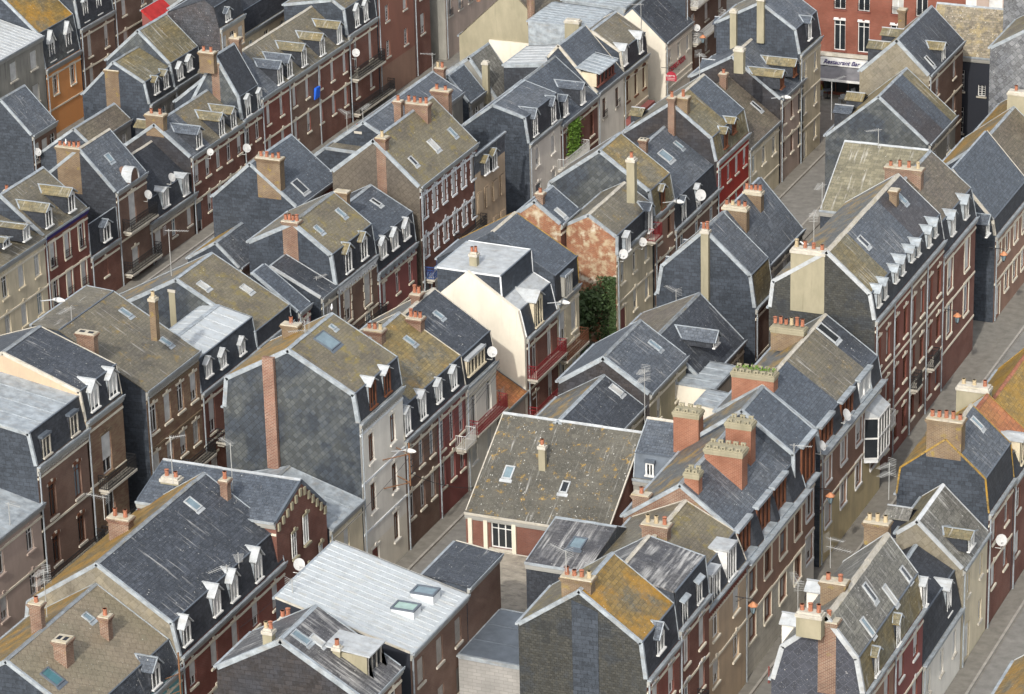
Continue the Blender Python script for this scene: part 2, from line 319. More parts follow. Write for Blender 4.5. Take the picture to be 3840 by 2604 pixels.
def wall_holes(mb, F, a0, a1, b, z0, z1, ops, i, zs=None, deep=.16, fs=None):
    """front wall with real openings; ops: (a, z0, z1, w); i: inward sign along b; zs: height where the lower band of material 1 ends"""
    xs = sorted({a0, a1, *[a0+(a1-a0)*f_[0] for f_ in (fs or [])], *[o[0]-o[3]/2 for o in ops], *[o[0]+o[3]/2 for o in ops]})
    zz = sorted({z0, z1, *[o[1] for o in ops], *[o[2] for o in ops], *([zs] if zs else [])})
    for p in range(len(xs)-1):
        for q in range(len(zz)-1):
            xm, zm = (xs[p]+xs[p+1])/2, (zz[q]+zz[q+1])/2
            if any(o[0]-o[3]/2 < xm < o[0]+o[3]/2 and o[1] < zm < o[2] for o in ops): continue
            if xs[p+1]-xs[p] < 1e-4 or zz[q+1]-zz[q] < 1e-4: continue
            mb.face([F(xs[p],b,zz[q]),F(xs[p+1],b,zz[q]),F(xs[p+1],b,zz[q+1]),F(xs[p],b,zz[q+1])], 1 if zs and zm < zs else (0 if not fs else 2+next(k for k,f_ in enumerate(fs) if xm <= a0+(a1-a0)*f_[0]+1e-6)))
    for o in ops:
        x0, x1 = o[0]-o[3]/2, o[0]+o[3]/2; c = b+i*(deep+.03)
        for A, B in (((x0,o[1]),(x0,o[2])),((x1,o[1]),(x1,o[2])),((x0,o[1]),(x1,o[1])),((x0,o[2]),(x1,o[2]))):
            mb.face([F(A[0],b,A[1]),F(B[0],b,B[1]),F(B[0],c,B[1]),F(A[0],c,A[1])], 0)
        mb.face([F(x0,c,o[1]),F(x1,c,o[1]),F(x1,c,o[2]),F(x0,c,o[2])], 0)
def balcony(root, F, a0, a1, b, z, iron='iron_black', out=.7, sg=-1, h=.9, slab='trim_stone', fancy=True, wid=.022):
    mb = MB(); y0, y1 = sorted((b+sg*.01, b+sg*out)); bx(mb,F,a0,a1,y0,y1,z-.14,z)
    for x in (a0+.15, a1-.25): bx(mb,F,x,x+.12,min(b+sg*.02,b+sg*out*.7),max(b+sg*.02,b+sg*out*.7),z-.34,z-.145)
    bal = mb.build('balcony', slab, root); r_ = MB(); e = b+sg*(out-.05)
    pts = [(a0+.04,b+sg*.03),(a0+.04,e),(a1-.04,e),(a1-.04,b+sg*.03)]
    for k in range(3):
        (p0,p1) = pts[k], pts[k+1]; L = math.hypot(p1[0]-p0[0], p1[1]-p0[1]); n = max(2, int(L/.12))
        for zz in ((z+.08, z+h*.75, z+h) if fancy else (z+.08, z+h)): r_.beam(F(*p0,zz),F(*p1,zz),wid*1.6,wid*1.6)
        for j in range(n+1):
            f = j/n; x, y = p0[0]+(p1[0]-p0[0])*f, p0[1]+(p1[1]-p0[1])*f
            r_.beam(F(x,y,z),F(x,y,z+h),wid if j%4 else wid*1.7,wid,side=(1,0,0))
            if fancy and j < n:
                x2, y2 = p0[0]+(p1[0]-p0[0])*(j+1)/n, p0[1]+(p1[1]-p0[1])*(j+1)/n
                r_.beam(F(x,y,z+.12),F(x2,y2,z+h*.45),wid*.8,wid*.8); r_.beam(F(x2,y2,z+h*.3),F(x,y,z+h*.68),wid*.8,wid*.8)
    r_.build('railing', iron, bal); return bal
# ---------------------------------------------------------------- roofs
HS = {}
def prof_y(p, kr, z):
    """depth at which the front slopes reach height z"""
    for i in range(kr):
        if p[i][1]-1e-6 <= z <= p[i+1][1] and p[i+1][1] > p[i][1]: return p[i][0]+(p[i+1][0]-p[i][0])*(z-p[i][1])/(p[i+1][1]-p[i][1])
    return p[kr][0]
def prof_z(p, y):
    for i in range(len(p)-1):
        a, b = p[i], p[i+1]
        if min(a[0],b[0]) <= y <= max(a[0],b[0]) and abs(b[0]-a[0]) > 1e-6: return a[1]+(b[1]-a[1])*(y-a[0])/(b[0]-a[0])
    return p[-1][1]
def slab(F, a0, a1, P, Q, th=.07, lift=.02, mb=None, mi=0):
    dy, dz = Q[0]-P[0], Q[1]-P[1]; L = math.hypot(dy, dz); ny, nz = -dz/L, dy/L
    if nz < 0 and abs(dy) > 1e-3: ny, nz = -ny, -nz
    if abs(dy) <= 1e-3: ny, nz = (-1, 0)
    mb = mb or MB(); a, b = lift, lift-th
    c = [(P[0]+ny*b, P[1]+nz*b), (Q[0]+ny*b, Q[1]+nz*b), (P[0]+ny*a, P[1]+nz*a), (Q[0]+ny*a, Q[1]+nz*a)]
    mb.hexa([F(a0,*c[0]),F(a1,*c[0]),F(a1,*c[1]),F(a0,*c[1]),F(a0,*c[2]),F(a1,*c[2]),F(a1,*c[3]),F(a0,*c[3])], mi)
    return mb
def house(key, label, desc, cat='house', name='terraced_house', fac='brick_red', up='slate_blue', low='slate_charcoal', back=None,
          gable='slate_gable', win='w', cols=2, sur='trim_cream', ww=.85, wh=1.45, pitch=2.75, top=.85, floors=9, lowmat=None, lowz=2.6,
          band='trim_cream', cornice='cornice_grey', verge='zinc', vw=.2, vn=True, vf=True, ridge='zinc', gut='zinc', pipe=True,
          bal=(), ribs=0, door=True, dent=0, group=None, hide_front=False, ridgew=.3, wins=None, backgut=True, lowb=None, gw=.26, fs=None):
    g = G[key]; F = mapper(g['ax']); p = g['p']; a0, a1 = g['x'][0]+.008, g['x'][1]-.008
    kr = max(range(len(p)), key=lambda i: p[i][1])
    am, y0, yn, z0 = (a0+a1)/2, p[0][0], p[-1][0], p[0][1]
    group = group or ('houses in the terraced rows' if name == 'terraced_house' else None)
    root = thing(name, label, cat, Vector(F(am, (y0+yn)/2, 0)), group)
    HS[key] = dict(root=root, F=F, p=p, kr=kr, a=(a0,a1), desc=desc, up=up if isinstance(up,str) else up[0][1], low=low)
    sg = -1 if yn > y0 else 1; i = -sg
    # side and back walls
    mb = MB(); dn = .05
    poly = [(y0,0)]+[(y, z-(dn if 0 < k < len(p)-1 else .02)) for k,(y,z) in enumerate(p)]+[(yn,0)]
    mb.face([F(a0,*c) for c in poly], 1); mb.face([F(a1,*c) for c in poly], 1)
    mb.face([F(a0,yn,0),F(a1,yn,0),F(a1,yn,p[-1][1]-.02),F(a0,yn,p[-1][1]-.02)], 0)
    mb.build('side_wall', [fac, gable], root)
    # street front with real openings
    ops = []; W = a1-a0
    if wins is not None: ops = [(a0+o[0], *o[1:]) for o in wins]
    elif not hide_front:
        k = 0; zt = z0-top
        while zt-wh > .5 and k < floors:
            for c in range(cols):
                x = a0+W*(c+.5)/cols
                if zt-wh-.3 < 1.2 and door and c == 0: ops.append((x, .05, min(zt, 2.3), .95, 'door'))
                else:
                    q_ = random.random(); wn = win
                    if win[0] == 's' and q_ < .42: wn = ('sh' if q_ < .22 else 'w')+win[1:]
                    elif win[0] == 'w' and q_ < .35: wn = ('s' if q_ < .15 else 'sh')+win[1:]
                    ops.append((x, zt-wh*(1.18 if k == 0 and bal else 1), zt, ww, wn))
            zt -= pitch; k += 1
    mb = MB(); wall_holes(mb, F, a0, a1, y0, 0, z0-.02, ops, i, lowz if lowmat else None, fs=fs)
    mb.build('front_wall', [fac, lowmat or fac]+[f_[1] for f_ in (fs or [])], root)
    for f_ in (fs or [])[:-1]: mb = MB(); x_ = a0+W*f_[0]; mb.tube(F(x_,y0+sg*.1,z0-.13),F(x_,y0+sg*.1,.1),.05,n=7); mb.build('downpipe','zinc',root)
    for o in ops: window(root, F, o[0], y0, o[1], o[2], o[3], win if o[4] == 'door' else o[4], sg, sur, name='door' if o[4] == 'door' else 'window')
    # cornice, bands, gutter
    mb = MB(); lo, hi = sorted((y0+sg*.16, y0)); bx(mb,F,a0,a1,lo,hi,z0-.34,z0-.14); lo, hi = sorted((y0+sg*.09, y0)); bx(mb,F,a0,a1,lo,hi,z0-.46,z0-.345)
    if dent:
        for c in range(int(W/dent)): bx(mb,F,a0+c*dent,a0+c*dent+dent*.5,min(y0+sg*.12,y0),max(y0+sg*.12,y0),z0-.62,z0-.465)
    mb.build('cornice', cornice, root)
    if band:
        lo, hi = sorted((y0+sg*.05, y0)); zb = z0-.75
        while zb > 1.5: mb = MB(); bx(mb,F,a0,a1,lo,hi,zb-.13,zb); zb -= pitch; mb.build('string_course', band, root)
    mb = MB(); lo, hi = sorted((y0+sg*(gw-.02), y0+sg*.02)); bx(mb,F,a0-.0,a1+.0,lo,hi,z0-.136,z0-.06)
    bx(mb,F,a0,a1,min(y0+sg*gw,y0+sg*(gw-.04)),max(y0+sg*gw,y0+sg*(gw-.04)),z0-.06,z0+.02)
    mb.build('gutter', gut, root)
    if backgut:
        mb = MB(); lo, hi = sorted((yn-sg*.02, yn-sg*.18)); bx(mb,F,a0,a1,lo,hi,p[-1][1]-.14,p[-1][1]-.02); mb.build('gutter', gut, root)
    if pipe:
        mb = MB(); mb.tube(F(a0+.12,y0+sg*.1,z0-.13),F(a0+.12,y0+sg*.1,.1),.05,n=7); mb.build('downpipe', 'zinc', root)
    # roof slopes
    back = back or (up if isinstance(up,str) else up[0][1])
    for k in range(len(p)-1):
        P, Q = p[k], p[k+1]; steep = abs(Q[1]-P[1]) > 1.6*abs(Q[0]-P[0])
        if k == 0 and not steep and k < kr: P = (P[0]+sg*.16, P[1]-.16*(Q[1]-P[1])/max(.01,abs(Q[0]-P[0])))
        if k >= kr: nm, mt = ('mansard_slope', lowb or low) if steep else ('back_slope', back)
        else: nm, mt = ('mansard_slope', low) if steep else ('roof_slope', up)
        if nm == 'roof_slope' and not isinstance(mt, str):
            f0 = 0
            for f1, m_ in mt:
                slab(F, a0+W*f0, a0+W*f1, P, Q, lift=.02+.004*(f0>0)).build(nm, m_, root); f0 = f1
        elif k == 0 and steep and any(d_[0] == key and d_[6] in INSET for d_ in DORM):
            mb = MB(); e_ = a0          # slope opened for the inset dormers
            for d_ in sorted((d_ for d_ in DORM if d_[0] == key and d_[6] in INSET), key=lambda d_: d_[1]):
                l_, r_ = max(a0, d_[1]-d_[5]/2), min(a1, d_[1]+d_[5]/2)
                if l_ > e_+.02: slab(F, e_, l_, P, Q, mb=mb)
                e_ = r_
            if e_ < a1-.02: slab(F, e_, a1, P, Q, mb=mb)
            mb.build(nm, mt, root)
        else: slab(F, a0, a1, P, Q).build(nm, mt, root)
    if ribs:
        mb = MB()
        for k in range(len(p)-1):
            P, Q = p[k], p[k+1]
            if abs(Q[1]-P[1]) > 1.6*abs(Q[0]-P[0]): continue
            n = max(1, int(W/ribs))
            for c in range(n+1):
                x = a0+.05+(W-.1)*c/n; mb.beam(F(x,P[0],P[1]+.035),F(x,Q[0],Q[1]+.035),.02,.05)
        mb.build('standing_seams', up if isinstance(up,str) else 'zinc', root)
    if verge:
        vm = [verge]
        for e, on in ((a0, vn), (a1, vf)):
            if not on: continue
            mb = MB(); s1 = -1 if e == a0 else 1; w_ = vw*random.uniform(.72,1.0) if e == a0 else .1
            for k in range(len(p)-1):
                P, Q = p[k], p[k+1]; ov = .0
                x0_, x1_ = sorted((e+s1*.035*(e == a0)-s1*0, e-s1*w_*.6))
                dy, dz = Q[0]-P[0], Q[1]-P[1]; L = math.hypot(dy, dz); ny, nz = (-dz/L, dy/L) if dy*(1 if sg < 0 else 1) > 0 else (dz/L, -dy/L)
                t_, b_ = .055, -w_
                if abs(dy) < 1e-3: ny, nz = sg, 0
                P_ = (P[0], P[1]); Q_ = (Q[0], Q[1])
                mb.hexa([F(x0_,P_[0]+ny*b_*.9,P_[1]+nz*b_*.9),F(x1_,P_[0]+ny*b_*.9,P_[1]+nz*b_*.9),F(x1_,Q_[0]+ny*b_*.9,Q_[1]+nz*b_*.9),F(x0_,Q_[0]+ny*b_*.9,Q_[1]+nz*b_*.9),
                         F(x0_,P_[0]+ny*t_,P_[1]+nz*t_),F(x1_,P_[0]+ny*t_,P_[1]+nz*t_),F(x1_,Q_[0]+ny*t_,Q_[1]+nz*t_),F(x0_,Q_[0]+ny*t_,Q_[1]+nz*t_)])
            mb.build('verge_trim', verge, root)
    if ridge and 0 < kr < len(p)-1:
        y, z = p[kr]; mb = MB()
        for s1 in (kr-1, kr+1):
            q_ = p[s1]; L = math.hypot(q_[0]-y, q_[1]-z); f = ridgew/2/L
            rs = random.Random(int(abs(a0)*100)); n_ = max(2, int(W/1.1))       # lengths of cap, never quite in line
            for c_ in range(n_):
                j1, j2 = rs.uniform(-.014,.014), rs.uniform(-.012,.012)
                slab(F, a0+W*c_/n_+.004, a0+W*(c_+1)/n_-.004, (y,z+.035+j1), (y+(q_[0]-y)*f+j2, z+.035+j1+(q_[1]-z)*f), .05, .03, mb)
        mb.build('ridge_cap', ridge if ridge != 'zinc' else rs.choice(['zinc','zinc','zinc_old','trim_stone']), root)
    for k in range(1, kr):       # flashing along the break of a mansard
        y, z = p[k]; mb = MB(); mb.beam(F(a0,y+sg*.02,z+.03),F(a1,y+sg*.02,z+.03),.09,.05); mb.build('break_trim', 'zinc_dark', root)
    for b_ in bal:
        f0, f1, z, *rest = b_; balcony(root, F, a0+W*f0, a0+W*f1, y0, z, sg=sg, **(rest[0] if rest else {}))
    return root
# ---------------------------------------------------------------- dormers
DST = {  # roof, cheek, frame, window style, flat
 'hood': ('zinc_white','zinc','paint_white','s',0), 'hoodg': ('zinc','zinc','shutter_grey','s',0), 'hoodb': ('zinc_white','zinc','wood_brown','n',0), 'hoodw': ('zinc_white','paint_white','paint_white','w',0),
 'slate': ('slate_blue_plain','slate_charcoal','paint_white','w',0), 'slateo': ('slate_moss','slate_charcoal','paint_white','w',0), 'slateb': ('slate_moss','slate_charcoal','wood_brown','n',0),
 'shedz': ('zinc','slate_charcoal','shutter_grey','s',1), 'box': ('zinc_white','paint_white','paint_white','n',2), 'brown': ('zinc_white','slate_charcoal','wood_brown','n',2),
 'whitep': ('zinc_white','zinc','paint_white','s',2), 'attic': ('zinc_white','plaster_cream','plaster_cream','w',2), 'flushw': ('zinc_dark','zinc_dark','paint_white','w',2), 'shedw': ('zinc_white','plaster_beige','wood_weathered','n',1), 'cream': ('zinc_white','plaster_cream','plaster_cream','w',0),
 'blank': ('zinc_dark','plaster_grey','plaster_grey','g',2), 'flush': ('zinc_dark','slate_charcoal','trim_stone','d',2), 'red': ('zinc','plaster_cream','brick_dark_red','n',3)}
def inset(H, xc, w, sty):
    F, p, root = H['F'], H['p'], H['root']; rm, cm, fm, wsty, flat = DST[sty]
    x0, x1 = max(H['a'][0]+.01, xc-w/2), min(H['a'][1]-.01, xc+w/2); (y0, z0), (yk, zk) = p[0], p[1]; yf = yk-.12; zt = zk-.02
    D_ = MB()
    for xa, xb in ((x0-.05,x0+.03),(x1-.03,x1+.05)):
        q = [(y0-.03,z0),(yf+.1,z0),(yf+.1,zt+.1),(yk-.02,zt+.08)]; D_.hexa([F(xa,*q[0]),F(xb,*q[0]),F(xb,*q[1]),F(xa,*q[1]),F(xa,*q[3]),F(xb,*q[3]),F(xb,*q[2]),F(xa,*q[2])])
    D_.hexa([F(x0,yf+.06,z0-.1),F(x1,yf+.06,z0-.1),F(x1,yf+.3,z0-.1),F(x0,yf+.3,z0-.1),F(x0,yf+.06,zt),F(x1,yf+.06,zt),F(x1,yf+.3,zt),F(x0,yf+.3,zt)])
    D = D_.build('dormer', cm, root)
    s_ = MB(); bx(s_,F,x0+.03,x1-.03,y0-.08,yf+.06,z0-.05,z0+.05); s_.build('sill','zinc',D)
    fr = MB(); n = 3 if sty == 'brown' else 2
    for k in range(n+1):
        xm = x0+.06+(x1-x0-.12)*k/n; e = .09; bx(fr,F,xm-e,xm+e,yf-.05,yf+.06,z0+.05,zt)
    bx(fr,F,x0+.03,x1-.03,yf-.03,yf+.05,z0+.05,z0+.14); fr.build('window_frame',fm,D)
    pn = MB(); pn.face([F(x0,yf+.045,z0),F(x1,yf+.045,z0),F(x1,yf+.045,zt),F(x0,yf+.045,zt)]); pn.build('pane','glass_dark' if sty == 'brown' else 'shutter_grey',D)
    ro = MB(); bx(ro,F,x0-.12,x1+.12,yf-.16,yf+.2,zt+.0,zt+.17); ro.build('dormer_roof','zinc',D)
def dormer(key, xc, yf, z0, zt, w, sty, g):
    H = HS[key]; F, p, kr, root = H['F'], H['p'], H['kr'], H['root']; rm, cm, fm, wsty, flat = DST[sty]
    zr = p[kr][1]; zt = min(zt, zr-.15); yb = lambda z: prof_y(p, kr, min(z, zr))
    x0, x1 = xc-w/2, xc+w/2
    if yf > yb(zt)-.1: yf = yb(zt)-.35
    if sty.startswith('flush'): yf = p[0][0]+.0
    if sty in ('brown','whitep'): zt -= .12
    if sty in INSET: return inset(H, xc, w, sty)
    w *= random.uniform(.93,1.07); g *= random.uniform(.85,1.15); zt += random.uniform(-.04,.04)
    deep = .1; sd_ = MB()
    for xa, xb in ((x0, x0+.07), (x1-.07, x1)):
        sd_.hexa([F(xa,yf,z0),F(xb,yf,z0),F(xb,yb(z0)+.1,z0),F(xa,yb(z0)+.1,z0),F(xa,yf,zt),F(xb,yf,zt),F(xb,yb(zt)+.1,zt),F(xa,yb(zt)+.1,zt)])
    sd_.hexa([F(x0+.07,yf+deep+.03,z0),F(x1-.07,yf+deep+.03,z0),F(x1-.07,yb(z0)+.1,z0),F(x0+.07,yb(z0)+.1,z0),F(x0+.07,yf+deep+.03,zt),F(x1-.07,yf+deep+.03,zt),F(x1-.07,yb(zt)+.1,zt),F(x0+.07,yb(zt)+.1,zt)])
    D = sd_.build('dormer', cm, root)
    fr = MB(); f = .1 if flat != 3 else .12; n = 1 if w < 1.15 else (2 if w < 2.4 else 4)
    bx(fr,F,x0+.0,x0+f,yf-.02,yf+.05,z0,zt); bx(fr,F,x1-f,x1,yf-.02,yf+.05,z0,zt); bx(fr,F,x0+f,x1-f,yf-.02,yf+.05,zt-f,zt); bx(fr,F,x0-.04,x1+.04,yf-.12,yf+.06,z0-.02,z0+.06)
    for k in range(1, n+1):
        e = (.03 if n < 4 else .06) if sty not in ('brown','red') else .09
        xm = x0+w*k/(n+1); bx(fr,F,xm-e,xm+e,yf-.01,yf+.06,z0+.06,zt-f)
    if flat == 0:
        fr.face([F(x0,yf-.02,zt),F(x1,yf-.02,zt),F(xc,yf-.02,zt+g)]);
    fr.build('window_frame', fm, D)
    pn = MB(); pm = 'shutter_grey' if wsty in 'sg' and random.random() < .7 else random.choice(['glass_dark','glass_dark','curtain' if wsty == 'w' else 'glass_dark'])
    if sty == 'attic': pm = 'glass_dark'
    pn.face([F(x0+f*.5,yf+.045,z0+.05),F(x1-f*.5,yf+.045,z0+.05),F(x1-f*.5,yf+.045,zt-f*.5),F(x0+f*.5,yf+.045,zt-f*.5)]); pn.build('pane', pm, D)
    ro = MB()
    if flat == 0:
        g = min(g, zr-zt-.08); o = .13; ze = zt-.04
        for s1 in (-1, 1):
            xe = xc+s1*(w/2+o)
            A = [F(xe,yf-.16,ze),F(xe,yb(ze)+.08,ze),F(xc,yb(zt+g)+.12,zt+g+.04),F(xc,yf-.16,zt+g+.04)]
            ro.hexa([Vector(q) for q in A]+[Vector(q)+Vector((0,0,.05)) for q in A])
        R = ro.build('dormer_roof', rm, D)
        tr = MB(); tr.beam(F(xc,yf-.18,zt+g+.1),F(xc,yb(zt+g)+.1,zt+g+.1),.1,.04)
        if sty.startswith('slate'):
            for s1 in (-1, 1): tr.beam(F(xc+s1*(w/2+o),yf-.175,ze+.04),F(xc,yf-.175,zt+g+.08),.05,.07); tr.beam(F(xc+s1*(w/2+o-.03),yb(ze),ze+.08),F(xc,yb(zt+g)+.05,zt+g+.1),.1,.03)
        tr.build('trim', 'zinc' if sty.startswith('slate') else rm, D)
    else:
        rise = .03 if flat == 2 else (.35 if flat == 3 else .22); o = .06 if flat == 2 else .12
        z2 = min(zt+rise, zr-.03); fy = yf-({1:.16,2:.06,3:.3}[flat])
        A = [F(x0-o,fy,zt),F(x1+o,fy,zt),F(x1+o,yb(z2)+.1,z2),F(x0-o,yb(z2)+.1,z2)]
        ro.hexa([Vector(q) for q in A]+[Vector(q)+Vector((0,0,.12 if flat == 2 else .07)) for q in A])
        if flat == 3:
            for k in range(7):
                xx = x0-.05+(w+.1)*k/6; ro.beam(F(xx,fy+.02,zt+.09),F(xx,yb(z2),z2+.09),.04,.05)
        ro.build('dormer_roof', rm, D)
        if flat == 2:
            e = MB(); bx(e,F,x0-o-.01,x1+o+.01,fy-.02,fy+.03,zt+.0,zt+.16); e.build('trim', 'zinc_white' if not sty.startswith('flush') else 'zinc_dark', D)
# ---------------------------------------------------------------- chimneys
CST = {'brick':('brick_chimney','mortar'),'brickyl':('brick_yellow','mortar'),'orange':('brick_orange','plaster_beige'),'orangeb':('brick_yellow','plaster_beige'),
       'render':('plaster_beige','trim_stone'),'renderl':('brick_yellow','mortar'),'render2':('brick_yellow','mortar'),'strip':('brick_strip','brick_strip'),'orange1':('brick_orange','brick_orange'),'round':('brick_chimney','mortar')}
def chimney(key, x, y, wy, wx, zb, zt, pots, sty):
    H = HS[key]; root = H['root']; bm_, cm = CST[sty]; wy = max(wy, .4)
    if sty not in ('strip',) and (zt-zb) < 3: zb = zb-.6
    mb = MB(); zc = zt-(.38 if sty in ('orange','orangeb') else .3)
    if sty == 'strip': mb.box(x-.02,x+wx-.1,y,y+wy,zb,zt-.1)
    else:
        mb.box(x,x+wx,y,y+wy,zb,zc)
        if sty in ('brick','brickyl'):
            for k in range(3): e = .035*(k+1); mb.box(x-e,x+wx+e,y-e,y+wy+e,zc+k*.075,zc+(k+1)*.075-.003)
    if sty in ('orange1','round'):
        mb = MB(); mb.tube((x+wx/2,y+wy/2,zb),(x+wx/2,y+wy/2,zt),wx*.5,wx*.42,n=12 if sty == 'round' else 4)
        if sty == 'orange1':
            for k in range(7): mb.tube((x+wx/2,y+wy/2,zb+1+k*.7),(x+wx/2,y+wy/2,zb+1.08+k*.7),wx*.56,n=4)
    C_ = mb.build('chimney', bm_, root)
    cp = MB()
    if sty in ('brick','brickyl'): cp.box(x-.05,x+wx+.05,y-.05,y+wy+.05,zc+.225,zt)
    elif sty in ('render','render2','renderl'): cp.box(x-.05,x+wx+.05,y-.05,y+wy+.05,zc,zt-.12); cp.box(x+.04,x+wx-.04,y+.04,y+wy-.04,zt-.118,zt)
    elif sty in ('orange','orangeb'):
        cp.box(x-.03,x+wx+.03,y-.03,y+wy+.03,zc-.14,zc+.0); cp.box(x-.07,x+wx+.07,y-.07,y+wy+.07,zc+.003,zc+.16); cp.box(x-.01,x+wx+.01,y-.01,y+wy+.01,zc+.163,zc+.24)
        if sty == 'orange':
            n = max(2, int(wy/.38))
            for k in range(n):
                yy = y+wy*(k+.5)/n
                for xx in (x-.03, x+wx-.09):
                    cp.box(xx,xx+.12,yy-.13,yy-.05,zc+.243,zt-.03); cp.box(xx,xx+.12,yy+.05,yy+.13,zc+.243,zt-.03); cp.box(xx-.01,xx+.13,yy-.14,yy+.14,zt-.028,zt+.04)
    if cp.f: cp.build('chimney_cap', cm, C_)
    for k in range(pots):
        pb = MB(); yy = y+wy*(k+.5)/pots; xx = x+wx/2; h = random.choice((.3,.36,.42)); r_ = min(.11, wy/pots*.4)
        pb.tube((xx,yy,zt-.02),(xx,yy,zt+h),r_*1.12,r_*.9,n=9); pb.tube((xx,yy,zt+h-.06),(xx,yy,zt+h),r_*1.08,r_*1.08,n=9)
        if random.random() < .2: pb.tube((xx,yy,zt+h+.05),(xx,yy,zt+h+.09),r_*1.3,r_*.5,n=9); pb.tube((xx,yy,zt+h),(xx,yy,zt+h+.06),.02,n=4)
        pb.build('chimney_pot', 'terracotta' if random.random() < .85 else 'pot_buff', C_)
    if not pots and sty == 'brick' :
        pb = MB(); n = 2
        for k in range(n): yy = y+wy*(k+.5)/n; pb.box(x+wx*.25,x+wx*.75,yy-wy*.15,yy+wy*.15,zt-.1,zt+.012)
        pb.build('flue_opening', 'plaster_black', C_)
def roof_window(key, sgm, x, y, w, l, kind):
    H = HS[key]; F, p, root = H['F'], H['p'], H['root']; P, Q = p[sgm], p[sgm+1]
    s_ = Vector((0, Q[0]-P[0], Q[1]-P[1])).normalized(); n = Vector((0,-s_.z,s_.y)); n = n if n.z > 0 else -n
    c = Vector((x, y, prof_z(p, y))); X = Vector((1,0,0))
    def bar(mb, u0,u1,v0,v1,h0,h1): mb.hexa([c+X*a+s_*b+n*h for h in (h0,h1) for a,b in ((u0,v0),(u1,v0),(u1,v1),(u0,v1))])
    mb = MB(); f = .07; W, L = w/2, l/2
    bar(mb,-W,W,-L,-L+f,0,.11); bar(mb,-W,W,L-f,L,0,.11); bar(mb,-W,-W+f,-L+f,L-f,0,.11); bar(mb,W-f,W,-L+f,L-f,0,.11); bar(mb,-W-.06,W+.06,-L-.2,-L-.002,.02,.045)
    if w > .9: pass
    fm = {'zinc':'zinc','white':'zinc_white','blue':'zinc_dark'}[kind]
    o = mb.build('roof_window', fm, root); g_ = MB(); bar(g_,-W+f,W-f,-L+f,L-f,.04,.07)
    g_.build('pane', {'zinc':'glass_sky','white':random.choice(['glass_sky','glass_dark','curtain']),'blue':'glass_teal' if l < 1.2 else 'glass_sky'}[kind], o)
